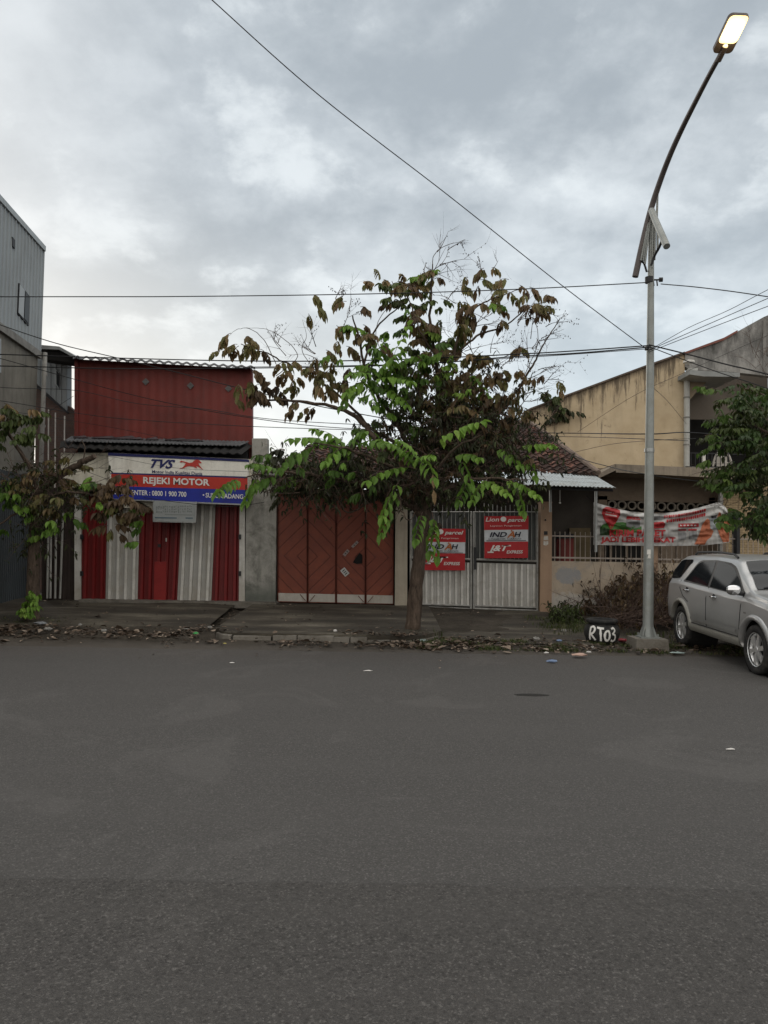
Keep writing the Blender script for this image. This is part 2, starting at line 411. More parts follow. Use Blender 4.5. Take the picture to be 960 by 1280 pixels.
a = n.noise(1.3, 9, .7); col = n.ramp(a, [(.3, (.022, .018, .014)), (.5, (.048, .040, .030)), (.62, (.075, .063, .05)), (.75, (.038, .042, .019))])
g2 = n.noise(30, 6, .7); col = n.mix(n.rampv(g2, .4, .7, 0, .6), col, (.03, .025, .018))
sp = n.n.new('ShaderNodeSeparateXYZ'); n.link(n.tc.outputs['Object'], sp.inputs[0])
yy = n.math('ADD', sp.outputs[1], n.math('MULTIPLY', n.noise(1.5, 6), 1.0))
col = n.mix(n.rampv(yy, 12.7, 13.4, .85, 0), col, (.088, .078, .068))
EARTH = n.out(col, .95, 0, n.bump(g2, .8, .03), .2)

def strip(name, x0, x1, ys, m, nx, zf, kind='structure'):
    mb = MB(); xs = [lerp(x0, x1, i / nx) for i in range(nx + 1)]
    mb.grid([[(x, y, zf(x, y)) for x in xs] for y in ys])
    o = mb.build(name, m, smooth=True); o['kind'] = kind; return o
# ground sheet reaching the horizon (behind and in front)
mb = MB()
xs = [-900, -200, -60, -30] + [lerp(-16, 16, i / 128) for i in range(129)] + [30, 60, 200, 900]
ys = [-900, -100, -20, 0, 8, 11.5, 12.0] + [lerp(12.1, 18.4, i / 50) for i in range(51)] + [20, 24, 30, 60, 200, 900]
mb.grid([[(x, y, gz(x, y) if y > 8 else -.012) for x in xs] for y in ys])
o = mb.build('ground', EARTH, smooth=True); o['kind'] = 'structure'
def edge(x): return 12.28 + .10 * nz(x * .7, 3) + .05 * nz(x * 3, 8) + (.02 * x if x > 2 else 0)
mb = MB(); xs = [-300, -60, -16] + [lerp(-8, 8, i / 700) for i in range(701)] + [16, 60, 300]
seamY = lambda x: 3.93 + .035 * nz(x * 2, 1) + .03 * nz(x * 9, 4) + .02 * nz(x * 31, 2)
mb.grid([[(x, seamY(x) - .05, 0) for x in xs], [(x, 8, 0.0) for x in xs], [(x, edge(x) - .25, 0.0) for x in xs], [(x, edge(x), -.008) for x in xs]])
o = mb.build('road', ASPH); o['kind'] = 'structure'
mb = MB(); mb.grid([[(x, -11, 0.002) for x in xs], [(x, seamY(x) - .03, 0.006) for x in xs], [(x, seamY(x), -.001) for x in xs]])
o = mb.build('road_near_lane', ASPHC); o['kind'] = 'structure'

n = NT('wet_slab')
a = n.noise(1.0, 9, .68, vec=n.mapping((.5, 1.6, 1))); col = n.ramp(a, [(.32, (.016, .013, .009)), (.48, (.038, .031, .022)), (.58, (.085, .073, .054)), (.70, (.18, .16, .125))])
gg = n.noise(22, 7, .7); col = n.mix(n.rampv(gg, .42, .7, 0, .6), col, (.03, .027, .02)); SLAB = n.out(col, .8, 0, n.bump(gg, .5, .02), .3)
KERB = mat('kerb_concrete', (.19, .172, .145), .9, .3, 3, (.07, .06, .045), .75, 2.4, 0, None, .6, 30, .02)

# pavement slab in front of the garage with a broken kerb
def slabz(x, y): return .155 + (y - 12.97) * .030 + .012 * nz(x * 1.3, y * 1.3)
mb = MB(); nxs = 60
kx0, kx1 = G(250, 800, .1).x, G(556, 800, .1).x
rows = []
for j in range(26):
    t = j / 25; row = []
    for i in range(nxs + 1):
        s = i / nxs; x = lerp(kx0, kx1, s); y0 = 13.08 + .55 * max(0, (.12 - s) / .12) ** 2 + .7 * max(0, (s - .85) / .15) ** 2 + .03 * nz(x * 4)
        y = lerp(y0, 17.78, t); row.append((x, y, slabz(x, y)))
    rows.append(row)
mb.grid([[(p[0], p[1], p[2] - .2) for p in rows[0]]] + rows); mb.grid([[r_[0] for r_ in rows], [(r_[0][0] - .02, r_[0][1], r_[0][2] - .25) for r_ in rows]])
mb.grid([[r_[-1] for r_ in rows], [(r_[-1][0] + .02, r_[-1][1], r_[-1][2] - .25) for r_ in rows]])
o = mb.build('pavement', SLAB); o['kind'] = 'structure'
mb = MB()
s = .02
while s < .97:
    e = min(.985, s + random.uniform(.05, .17)); 
    def kp(q): 
        x = lerp(kx0, kx1, q); return x, 13.08 + .55 * max(0, (.12 - q) / .12) ** 2 + .7 * max(0, (q - .85) / .15) ** 2
    (xa, ya), (xb, yb) = kp(s), kp(e - .004); za = slabz(xa, ya) + .004 + random.uniform(-.045, .012)
    if e > .75: za -= .05
    mid = kp((s + e) / 2)
    fr = [V((xa, ya - .13, 0)), V((mid[0], mid[1] - .13, 0)), V((xb, yb - .13, 0)), V((xb, yb + .04, 0)), V((mid[0], mid[1] + .04, 0)), V((xa, ya + .04, 0))]
    mb.prism([p + V((random.uniform(-.015, .015), random.uniform(-.03, .03), za + random.uniform(-.012, .006))) for p in fr], (0, 0, -.25)); s = e
o = mb.build('kerb', KERB); o['kind'] = 'structure'
# driveway ramp before the steel gate
mb = MB(); rows = []
for j in range(20):
    t = j / 19; y = lerp(17.85, 13.0, t); xa = lerp(.9, .95, t); xb = lerp(G(690, 768, .2).x, 4.0, t ** 1.3)
    rows.append([(lerp(xa, xb, i / 20), y + (.0 if j else 0), lerp(.20, .045, t) + .02 + .012 * nz(lerp(xa, xb, i / 20) * 2, y * 2) - (.05 * max(0, (i / 20 - .85) / .15) * t)) for i in range(21)])
mb.grid(rows); o = mb.build('driveway', SLAB, smooth=True); o['kind'] = 'structure'
# worn apron before the shop
mb = MB(); rows = []
for j in range(20):
    t = j / 19; y = lerp(17.75, 14.0, t); xa, xb = lerp(-7.6, -8.0, t), lerp(-3.35, -3.2, t)
    rows.append([(lerp(xa, xb, i / 24), y, max(gz(lerp(xa, xb, i / 24), y) + .02, lerp(.285, .12, t) + .02 * nz(i * .7, y * 1.5)) - (.06 * (t > .95))) for i in range(25)])
mb.grid(rows); o = mb.build('apron', SLAB, smooth=True); o['kind'] = 'structure'

YF = 17.8
# ------------------------------------------------------------------ tall clad building, left
A0_ = P(57, 308, 19); B0_ = G(0, 243, A0_.z); wd = V(((A0_ - B0_).x, (A0_ - B0_).y, 0)).normalized(); wnrm = V((wd.y, -wd.x, 0))
C0 = A0_ - wnrm * .10; C0.z = 1; ztop = A0_.z - .12; zmid = P(50, 440, 19).z
def Wp(t, z, o=0): q = V((C0.x, C0.y, 0)) - wd * t + wnrm * o; return V((q.x, q.y, z))
B = thing('metal_clad_building', 'tall grey building with ribbed metal cladding above a bare concrete wall', 'building', (C0.x - 3, 16, 0))
mb = MB(); mb.prism([Wp(-.02, 0), Wp(9, 0), Wp(9, zmid), Wp(-.02, zmid)], wnrm * -.25); mb.build('wall', mat('rendered_wall', (.20, .185, .155), .9, .2, 1.5, (.09, .085, .075), .6, 1, .6, None, .3, 30), B)
mb = MB(); corr(mb, Wp(9, zmid, .05), Wp(-.05, zmid, .05), Wp(-.05, ztop, .05), Wp(9, ztop, .05), .21, .025, wnrm, 'rib'); mb.prism([Wp(-.05, zmid, .04), Wp(9, zmid, .04), Wp(9, ztop, .04), Wp(-.05, ztop, .04)], wnrm * -.3)
mb.build('cladding', GREYCL, B)
mb = MB(); mb.prism([Wp(-.03, ztop, .10), Wp(9, ztop, .10), Wp(9, ztop + .13, .10), Wp(-.03, ztop + .13, .10)], wnrm * -.45); mb.build('roof_edge', GALV, B)
mb = MB()
mb.prism([Wp(-.06, zmid - .16, .085), Wp(9, zmid - .16, .085), Wp(9, zmid + .01, .085), Wp(-.06, zmid + .01, .085)], wnrm * -.08)
mb.build('ledge', CONC, B)
GLASSD = NT('dark_glass').out((.012, .014, .016), .3, 0, None, .1)
CURT = flat('pale_curtain', (.35, .37, .38))
w = [PL(u, v, C0 + wnrm * .09, wnrm) for u, v in ((24.6, 354), (37.5, 370.6), (36, 407.6), (22.7, 391.7))]
mb = MB(); mb.prism([w[0], w[1], w[2], w[3]], wnrm * -.06); fr = mb.build('window', DARKM, B)
mb = MB(); m0, m1 = lerp(w[0], w[1], .45), lerp(w[3], w[2], .45); mb.prism([p + wnrm * .012 for p in (lerp(w[0], w[3], .03), lerp(m0, m1, .03), lerp(m0, m1, .97), lerp(w[0], w[3], .97))], wnrm * -.008); mb.build('shutter', CURT, fr)
mb = MB(); mb.prism([p + wnrm * .012 for p in (lerp(m0, m1, .06) + wd * .05, lerp(w[1], w[2], .06) - wd * .05, lerp(w[1], w[2], .94) - wd * .05, lerp(m0, m1, .94) + wd * .05)], wnrm * -.008); mb.build('pane', GLASSD, fr)
mb = MB(); mb.prism([PL(u, v, C0 + wnrm * .09, wnrm) for u, v in ((15.8, 296), (19, 300), (19, 311), (15.8, 307))], wnrm * -.05); mb.build('vent', DARKM, B)
mb = MB(); mb.prism([PL(u, v, C0 + wnrm * .03, wnrm) for u, v in ((-14, 412), (1.5, 424), (1.5, 466), (-14, 455))], wnrm * -.05); wf = mb.build('window', CURT, B)
mb = MB(); mb.prism([PL(u, v, C0 + wnrm * .04, wnrm) for u, v in ((-13, 415), (0.2, 426), (0.2, 463), (-13, 452))], wnrm * -.005); mb.build('pane', GLASSD, wf)
mb = MB(); q = Wp(-.05, 0, .16); mb.tube([(q.x, q.y, .2), (q.x, q.y, zmid + .0)], .055, 10); q = Wp(-.07, 0, .13)
for z in (1.5, 3, 4.5, 5.8): mb.tube([Wp(-.07, z - .03, .16), Wp(-.07, z + .03, .16)], .07, 10)
mb.build('drainpipe', CONCL, B)
mb = MB(); corr(mb, Wp(5, .25, .04), Wp(.12, .25, .04), Wp(.12, 3.2, .04), Wp(5, 3.2, .04), .12, .02, wnrm, 'trap'); mb.build('roller_shutter', mat('blue_dark_sheet', (.035, .042, .045), .6, .3, 2, (.02, .02, .02), .5, 1), B)
mb = MB(); mb.box((Wp(9, 0).x - 6, Wp(9, 0).y - .2, 0), (Wp(9, 0).x, Wp(9, 0).y, ztop)); mb.prism([Wp(0, ztop + .02, -.3), Wp(9, ztop + .02, -.3), V((-16, 12, ztop + .02)), V((-16, 19, ztop + .02))], (0, 0, -.1)); mb.build('rear_wall', GREYCL, B)

# ------------------------------------------------------------------ further building with brick gable
Y2 = 20.6
B = thing('clad_annexe', 'narrow grey clad house with brick gable seen between tall building and red wall', 'building', P(72, 740, Y2))
mb = MB(); mb.pbox([(44, 740), (100, 740), (100, 520), (83, 505), (62, 487), (44, 470)], Y2, .25); mb.build('brick_wall', RBRICK, B)
mb = MB(); corr(mb, P(44, 478, Y2 - .06), P(84, 514, Y2 - .06), P(84, 446, Y2 - .06), P(44, 432, Y2 - .06), .2, .02, (0, -1, 0), 'rib'); mb.pbox([(44, 476), (84, 512), (84, 446), (44, 432)], Y2 - .05, .3); mb.build('cladding', GREYCL, B)
mb = MB(); mb.pbox([(68, 460), (74, 466), (74, 486), (68, 479)], Y2 - .12, .06); wf = mb.build('window', CURT, B); mb = MB(); mb.pbox([(70.5, 463), (74, 467), (74, 485.5), (70.5, 480)], Y2 - .13, .006); mb.build('pane', GLASSD, wf)
mb = MB(); mb.prism([P(50, 431, Y2 - .9), P(74, 433, Y2 - .9), P(96, 446, Y2 - .9), P(96, 449, Y2 - .9), P(74, 437, Y2 - .9), P(50, 436, Y2 - .9)], (0, 1.6, .05)); mb.build('roof', GALV, B)
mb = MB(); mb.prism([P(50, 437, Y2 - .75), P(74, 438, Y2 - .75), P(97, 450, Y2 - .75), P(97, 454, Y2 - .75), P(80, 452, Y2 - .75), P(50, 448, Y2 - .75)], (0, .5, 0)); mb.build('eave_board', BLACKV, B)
mb = MB(); mb.pbox([(44, 480), (84, 514), (84, 517), (44, 483)], Y2 - .1, .1); mb.build('flashing', DARKM, B)
for i, u in enumerate((60, 68.5, 80)):
    mb = MB(); mb.tube([P(u, 640, Y2 - .3), P(u + .8, 512 + i * 4, Y2 - .3)], .018, 6); mb.build('downpipe', WHITEP, B)
mb = MB(); mb.pbox([(91, 446), (95.5, 446), (95.5, 452), (91, 452)], Y2 - .2, .1); mb.build('beam_end', CONCL, B)
# low fence of thin white posts in front, with brown sheet
B = thing('sheet_screen', 'brown sheet screen with thin white upright rods left of the shop shutters', 'screen', P(75, 752, 17.9))
mb = MB(); corr(mb, P(52, 752, 17.95), P(101, 752, 17.95), P(101, 610, 17.95), P(52, 610, 17.95), .18, .02, (0, -1, 0)); mb.build('panel', mat('brown_sheet', (.045, .032, .027), .7, .3, 2), B)
for u, du in ((59, 2), (63, 1), (69, 1.5), (75, 4)):
    mb = MB(); mb.tube([P(u, 748, 17.8), P(u + du, 640, 17.8)], .025, 6); mb.build('rod', CONCL, B)

# ------------------------------------------------------------------ red shop
B = thing('red_shop_building', 'two storey shop with rust red metal upper wall and red and white folding shutters', 'building', P(200, 751, YF))
YU = 18.0
mb = MB(); corr(mb, P(95, 560, YU), P(315, 562, YU), P(315, 461, YU), P(95, 449, YU), .21, .007, (0, -1, 0), 'sine', jit=.012); mb.pbox([(94, 750), (315, 752), (315, 461), (94, 449)], YU + .03, .2); mb.build('upper_wall', REDWALL, B)
mb = MB(); mb.pbox([(93, 560), (97.5, 560), (97.5, 448), (93, 448)], YU - .07, .1); mb.build('corner_trim', REDWALL, B)
# corrugated roof: waves run away from the street
mb = MB(); corr(mb, P(91, 448.5, YU - .35), P(319, 461.5, YU - .35), P(319, 459, YU + 3), P(91, 446, YU + 3), .21, .05, (0, 0, 1), 'sine')
mb2 = MB(); corr(mb2, P(91, 448.5, YU - .35) - V((0, 0, .012)), P(319, 461.5, YU - .35) - V((0, 0, .012)), P(319, 459, YU + 3) - V((0, 0, .012)), P(91, 446, YU + 3) - V((0, 0, .012)), .21, .05, (0, 0, 1), 'sine')
mb.grid([mb.v[:len(mb.v) // 2], mb2.v[:len(mb2.v) // 2]])
ROOFA = mat('dark_roof_sheet', (.06, .06, .06), .85, .3, 3, (.03, .03, .03), .5, 1)
mb.build('roof', ROOFA, B)
for u, v in ((182, 477), (238, 482), (285.5, 485.5)):
    mb = MB(); c = P(u, v, YU - .035); r_ = .085
    mb.prism([c + V((r_ * math.cos(a), 0, r_ * math.sin(a))) for a in [R(90 * k) for k in range(4)]], (0, .02, 0))
    for k in range(3): mb.prism([c + V((-.04, -.012, -.045 + k * .04)), c + V((.04, -.012, -.045 + k * .04)), c + V((.04, -.012, -.03 + k * .04)), c + V((-.04, -.012, -.03 + k * .04))], (0, .01, 0))
    mb.build('vent', mat('vent_grey', (.16, .15, .145), .7, .3, 6), B)
YW = 17.55
mb = MB(); mb.pbox([(93, 751), (101, 751), (101, 606), (93, 606)], YF - .02, .3); mb.build('door_post', WHITEP, B); mb = MB(); mb.pbox([(298.5, 753), (306, 753), (306, 622), (299.5, 622)], YF - .05, .3)
mb.build('door_post', WHITEP, B)
mb = MB(); mb.pbox([(306.3, 753.5), (344, 753.5), (346, 590), (308, 590)], YF - .04, .35); mb.pbox([(315, 590), (334, 590), (334, 548), (315, 548)], YF + .0, .3)
mb.build('pillar', mat('stained_plaster', (.40, .385, .345), .9, .2, 2.2, (.10, .10, .085), .8, 1.6, .5, (.12, .12, .1), .4, 30, lowdirt=(.1, .6, (.09, .1, .085), .8)), B)
mb = MB(); mb.pbox([(76, 609), (192, 611), (192, 637), (147, 634), (147, 609.5), (76, 607)], 17.52, .12); mb.pbox([(76, 566), (148, 566), (148, 609), (76, 607)], 17.5, .1); mb.pbox([(148.2, 566), (314, 574), (314, 625), (148.2, 624)], 17.52, .2)
mb.build('fascia', mat('cream_fascia', (.82, .77, .64), .7, .12, 2, (.25, .22, .16), .5, 1.5, .4, (.25, .22, .16), .15, 25), B)
mb = MB(); mb.box((P(93, 700, YF).x, YF - .02, 3.05), (P(306, 700, YF).x, YF + .22, 4.0)); mb.build('lintel', DARKM, B)
# awning: old wavy asbestos over a thin sheet
AW = mat('dark_awning', (.02, .019, .018), .9, .35, 2, (.015, .015, .015), .6, 2)  # near-black colour over the whole sheet
mb = MB(); a1, a2, b1, b2 = P(74, 560, 17.2), P(302, 568, 17.2), P(76, 552, YU - .08), P(316, 557, YU - .08)
corr(mb, a1, a2, b2, b1, .2, .035, (0, -.3, 1), 'sine'); k = len(mb.v); top = mb.v[:k // 2]; mb.grid([top, [(p[0], p[1], p[2] - .02) for p in top]]); mb.build('awning', AW, B)
mb = MB(); a1, a2, b1, b2 = P(80, 551, 17.5), P(300, 557, 17.5), P(88, 546, YU - .06), P(312, 552, YU - .06)
corr(mb, a1, a2, b2, b1, .09, .018, (0, -.3, 1), 'sine'); k = len(mb.v); top = mb.v[:k // 2]; mb.grid([top, [(p[0], p[1], p[2] - .02) for p in top]]); mb.build('flashing_sheet', mat('dull_sheet', (.12, .125, .13), .6, .3, 3, (.05, .04, .04), .6, 2), B)
SCRAP = mat('debris_blue', (.1, .075, .08), .8, .5, 3)
for i in range(7):
    mb = MB(); u = 105 + i * 22 + random.uniform(-6, 6); c = P(u, 547 + (u - 100) * .028, 17.7); L = random.uniform(.1, .3)
    mb.prism([c + V((-L, 0, 0)), c + V((L, .03, .01)), c + V((L * .6, .05, .05 + random.random() * .04)), c + V((-L * .8, 0, .03))], (0, .1, 0)); mb.build('roof_scrap', SCRAP, B)
# folding shutters
segs = [('red', 101, 104, 132, 134.5), ('white', 132, 134.5, 172, 175), ('red', 172, 175, 221.5, 228), ('white', 221.5, 228, 264, 270), ('red', 264, 270, 298.5, 299.5)]
for c, b0, t0, b1, t1 in segs:
    yy0 = YF + .03 if c == 'red' else YF
    mb = MB(); vb = lambda u: 749.3 + (u - 100) * .018
    corr(mb, P(b0, vb(b0), yy0), P(b1, vb(b1), yy0), P(t1, 618, yy0), P(t0, 618, yy0), .2 if c == 'white' else .2, .06, (0, -1, 0), 'trap' if c == 'red' else 'trap', jit=.012)
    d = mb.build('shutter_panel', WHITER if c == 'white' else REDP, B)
    if (b0, c) == (172, 'red'):
        m2 = MB(); m2.pbox([(192, 750.5), (207, 750.5), (208, 702), (193, 702)], YF - .05, .03); m2.build('door', mat('bright_red_paint', (.26, .018, .016), .5, .2, 3), d)
        m2 = MB(); m2.pbox([(197, 684), (201, 684), (201, 680), (197, 680)], YF - .06, .02); m2.build('handle', DARKM, d)
        m2 = MB(); m2.pbox([(207, 677), (208.5, 677), (208.5, 672.5), (207, 672.5)], YF - .06, .01); m2.build('tag', WHITEP, d)
for u in (101.5, 299.5):
    for v in (668, 714): 
        mb = MB(); mb.pbox([(u - 1.5, v), (u + 1.5, v), (u + 1.5, v + 6), (u - 1.5, v + 6)], YF - .09, .06); mb.build('hinge', DARKM, B)
mb = MB(); mb.prism([P(98, 757, 17.45), P(345, 761, 17.45), P(345, 753.4, 17.45), P(98, 749.5, 17.45)], (0, .8, .0)); mb.build('step', KERB, B)

# shop sign
SW = mat('sign_white', (.88, .85, .76), .5, .08, 3, (.35, .3, .22), .35, 1.5, .3, (.3, .25, .2), .03, 20)
SR = mat('sign_red', (.50, .035, .02), .5, .1, 3, (.25, .02, .015), .4, 1.5); SB = mat('sign_blue', (.016, .028, .30), .5, .1, 3, (.01, .015, .1), .4, 1.5); SN = flat('sign_navy', (.014, .018, .11))
SWT = flat('letter_white', (.72, .70, .66)); SRL = flat('logo_red', (.5, .045, .03))
B = thing('shop_sign', 'wide lit-box signboard with TVS lettering, red horse and red and blue bands', 'sign', P(222, 630, 17.3))
YS = 17.28
mb = MB(); mb.pbox([(135, 566.5), (310, 576), (308.7, 631), (139.5, 624)], YS, .14); mb.build('backing', SW, B)
mb = MB(); mb.pbox([(135, 565.8), (310, 574.3), (310, 577.4), (135, 569.5)], YS - .012, .16); mb.pbox([(138.8, 590.6), (309.5, 595.8), (309.4, 597.8), (138.8, 592.4)], YS - .006, .01); mb.build('navy_strip', SN, B)
mb = MB(); mb.pbox([(139, 592.4), (309.4, 597.8), (309.2, 612.5), (139.2, 607.5)], YS - .008, .012); rb = mb.build('red_band', SR, B)
mb = MB(); mb.pbox([(139.2, 607.5), (309.2, 612.5), (308.8, 630), (139.5, 623.2)], YS - .008, .012); bb = mb.build('blue_band', SB, B)
mb = MB(); mb.pbox([(139.5, 623.4), (308.8, 630.2), (308.7, 631.6), (139.5, 624.6)], YS - .012, .15); mb.build('bottom_trim', GALV, B)
mb = MB(); put_text(mb, 'TVS', [(189, 573.6), (219.5, 574.8), (217.5, 586.2), (187.5, 585)], YS - .012, .35, .035); mb.build('lettering', SN, B)
mb = MB(); put_text(mb, 'Motor India Kualitas Dunia', [(190, 587.4), (253, 590), (253, 594.2), (190, 591.4)], YS - .012, 0, .012); mb.build('small_lettering', SN, B)
hp = [(0, .30), (.06, .16), (.2, .22), (.33, .30), (.42, .36), (.55, .30), (.62, .12), (.72, .0), (.82, .02), (.86, .08), (.96, .32), (.9, .38), (.82, .30), (.84, .52), (.93, .78), (1.02, 1.0), (.98, .98), (.88, .82), (.76, .66), (.70, .72), (.78, .86), (.72, .86), (.6, .72), (.42, .68), (.30, .74), (.18, .9), (.02, .96), (-.02, .92), (.12, .84), (.2, .66), (.24, .5), (.26, .40), (.14, .30), (.05, .34)]
mb = MB(); put_poly(mb, [(224.5 + a * 29, 573.8 + b * 12.5 + a * .9) for a, b in hp], YS - .012); mb.build('horse_logo', SRL, B)
mb = MB(); put_text(mb, 'REJEKI MOTOR', [(179, 596), (262, 598.8), (262, 609.8), (179, 606.8)], YS - .016, 0, .03); mb.build('lettering', SWT, rb)
mb = MB(); put_text(mb, 'CALL CENTER : 0800 1 900 700', [(136.5 + 5, 611.5), (233, 614.8), (233, 621.2), (141.5, 617.8)], YS - .016, 0, .02); put_text(mb, 'SUKU CADANG', [(257, 616), (304, 617.9), (304, 623.8), (257, 621.9)], YS - .016, 0, .02)
put_poly(mb, disc2(254.4, 618.8, 1, 1), YS - .016); put_poly(mb, disc2(306.4, 621, 1, 1), YS - .016); mb.build('lettering', SWT, bb)
# small hanging sign
B = thing('small_sign', 'small faded grey signboard hanging under the shop signboard', 'sign', P(218, 652, 17.2))
mb = MB(); mb.pbox([(192, 626), (245, 628), (244, 652.5), (192, 651)], 17.22, .05); mb.build('board', mat('faded_board', (.34, .36, .35), .6, .12, 3, (.2, .21, .2), .6, 2), B)
mb = MB()
for i in range(17):
    u = 195 + i * 2.75 + random.uniform(-.3, .3)
    for k in range(3):
        v0_ = 632.5 + random.uniform(-.7, .7) + k * 3.1; mb.face([P(a, b, 17.212) for a, b in rect(u, v0_, u + random.uniform(.8, 2.1), v0_ + random.uniform(.9, 2.6))])
put_poly(mb, rect(206, 642.7, 240, 643.5, .02), 17.21); mb.build('faded_lettering', flat('faded_ink', (.19, .205, .2)), B)
mb = MB(); put_poly(mb, rect(193.5, 646.3, 221, 647.6, .02), 17.21); put_poly(mb, rect(232, 646.8, 241, 648.2, .02), 17.21); mb.build('blue_line', flat('faded_blue', (.07, .12, .16)), B)
mb = MB(); mb.pbox([(191, 625), (192.2, 625), (192.2, 652), (191, 652)], 17.2, .06); mb.pbox([(244.4, 627), (245.8, 627), (245.2, 654), (244, 654)], 17.2, .06); mb.pbox([(191, 651.2), (245, 652.7), (245, 653.8), (191, 652.3)], 17.2, .06); mb.build('frame', GALV, B)

# ------------------------------------------------------------------ tile roofs
n = NT('old_tiles'); vo = n.voro(5.5, out=1); at = n.rampv(n.noise(1.2, 8, .7), .35, .7)
sx = n.n.new('ShaderNodeSeparateColor'); n.link(vo, sx.inputs[0])
col = n.ramp(sx.outputs[0], [(0, (.025, .016, .014)), (.5, (.065, .036, .030)), (.82, (.10, .055, .045)), (1, (.20, .09, .065))])
col = n.mix(n.rampv(n.noise(7, 7, .75), .45, .62, 0, .85), col, (.018, .016, .012)); TILES = n.out(col, .9, 0, n.bump(n.noise(18, 5), .6, .03), .2)

# ------------------------------------------------------------------ garage with folding doors
B = thing('garage_building', 'low garage with tiled roof, pale pillars and a brown tiled eave', 'garage', P(420, 755, YF))
mb = MB(); mb.pbox([(493.5, 757.5), (509, 758), (509.5, 622), (494.5, 622)], YF - .08, .4); mb.build('pillar', mat('cream_pillar', (.42, .37, .29), .9, .12, 2, (.2, .17, .13), .4, 1.5, .3), B)
mb = MB(); mb.box((P(345, 700, YF).x, YF - .02, 3.0), (P(512, 700, YF).x, YF + .3, 3.4)); mb.build('lintel', BROWNW, B)
mb = MB(); mb.box((P(330, 700, YF).x, YF + .6, .2), (P(514, 700, YF).x, YF + 5, 3.0)); mb.build('interior', BLACKV, B)
mb = MB(); mb.box((P(325, 700, 16.5).x, 16.5, 3.14), (P(516, 700, 16.5).x, YF + .35, 3.24)); mb.build('eave_slab', CONC, B)
mb = MB(); corr(mb, P(352, 600, 16.45), P(524, 603, 16.45), P(545, 560, 20.5), P(385, 556, 20.5), .22, .05, (0, -.3, 1), 'sine', 14, .03, .04); mb.build('roof', TILES, B)
mb = MB(); mb.pbox([(322, 590), (364, 590), (364, 574), (322, 570)], 17.7, .3); mb.build('parapet', CONCL, B)
REDFR = flat('door_frame_red', (.11, .026, .014))
D = thing('folding_garage_door', 'rust red folding garage door with chevron boards and white foot strip', 'door', P(420, 755, YF))
def chev(name, x0, z0, sgn):
    n = NT(name); sp = n.n.new('ShaderNodeSeparateXYZ'); n.link(n.tc.outputs['Object'], sp.inputs[0])
    dx = n.math('SUBTRACT', sp.outputs[0], x0); dz = n.math('ABSOLUTE', n.math('SUBTRACT', sp.outputs[2], z0))
    e = n.math('ADD', n.math('MULTIPLY', dx, sgn), dz); fr = n.math('FRACT', n.math('DIVIDE', n.math('ADD', e, 10), .30))
    g = n.rampv(n.math('ABSOLUTE', n.math('SUBTRACT', fr, .5)), .455, .475, 0, 1)
    col = n.mix(n.rampv(n.noise(2, 7, .7), .35, .7), (.15, .029, .012), (.21, .044, .016)); col = n.mix(n.rampv(n.noise(9, 6, .75), .5, .75, 0, .5), col, (.10, .03, .02))
    col = n.mix(n.math('MULTIPLY', g, .6), col, (.05, .014, .01))
    return n.out(col, .6, 0, n.bump(g, .8, -.012))
us = [346.5, 384.5, 420, 457, 492.5]
zb0, zt0 = P(420, 742, YF).z - P(420, 755, YF).z, 0
zmid0 = P(420, 696, YF).z - D.location.z
for i in range(4):
    a, b = us[i] + .4, us[i + 1] - .4; dy = .0 if i % 2 else .02
    lb = lambda u: 752.2 + (u - 346) * .022
    mb = MB(); mb.pbox([(a, lb(a)), (b, lb(b)), (b, 618), (a, 618)], YF + .06 + dy, .04)
    xm = (P(a, 700, YF).x + P(b, 700, YF).x) / 2 - D.location.x
    lf_ = mb.build('door_leaf', chev('chevron_boards', xm, zmid0, 1 if i % 2 else -1), D)
    mb = MB(); mb.pbox([(a + .8, lb(a) - .9), (b - .8, lb(b) - .9), (b - .8, lb(b) - 11), (a + .8, lb(a) - 11)], YF + .052 + dy, .004); mb.build('foot_strip', WHITEP, lf_)
    mb = MB()
    for q in ((a, b, 'h'),):
        pass
    F1 = lambda u, v: P(u, v, YF + .03 + dy)
    mb.tube([F1(a + .6, lb(a)), F1(b - .6, lb(b)), F1(b - .6, 620), F1(a + .6, 620), F1(a + .6, lb(a))], .007, 4)
    if i in (0, 1): e0, e1 = (b - 9, b - 2) if i == 0 else (a + 9, a + 2)
    else: e0, e1 = (b - 9, b - 2) if i == 2 else (a + 9, a + 2)
    mb.tube([F1(e0, lb(b) - 10), F1(e1, lb(b) - 2)], .009, 4); mb.build('leaf_frame', REDFR, lf_)
mb = MB(); mb.prism([P(441, 703, YF + .045), P(445, 697, YF + .045), P(449.5, 691, YF + .045), P(453, 694, YF + .045), P(453, 704, YF + .045), P(446, 705, YF + .045)], (0, .01, 0)); mb.build('hole', BLACKV, D)
for k, (u, v, L, wd_, an) in enumerate(((443.7, 680.5, 10, 3.4, -45), (432.7, 691, 9, 4, -50), (431, 715, 10, 7, 50))):
    mb = MB(); ca, sa = math.cos(R(an)), math.sin(R(an))
    q = lambda x, y: (u + x * ca - y * sa, v + x * sa + y * ca)
    mb.prism([P(*q(x, y), YF + .044) for x, y in ((-L / 2, -wd_ / 2), (L / 2, -wd_ / 2), (L / 2, wd_ / 2), (-L / 2, wd_ / 2))], (0, .006, 0)); st = mb.build('sticker', flat('sticker_paper', (.5, .5, .47) if k == 2 else (.28, .22, .2)), D)
    mb = MB()
    for x in ((-.3, -.05, .2) if k == 2 else (-.2, .15)): mb.prism([P(*q(L * x + dx, y), YF + .04) for dx, y in ((0, -wd_ * .28), (1.2, -wd_ * .28), (1.2, wd_ * .28), (0, wd_ * .28))], (0, .003, 0))
    mb.build('print', flat('sticker_ink', (.05, .06, .06)), st)

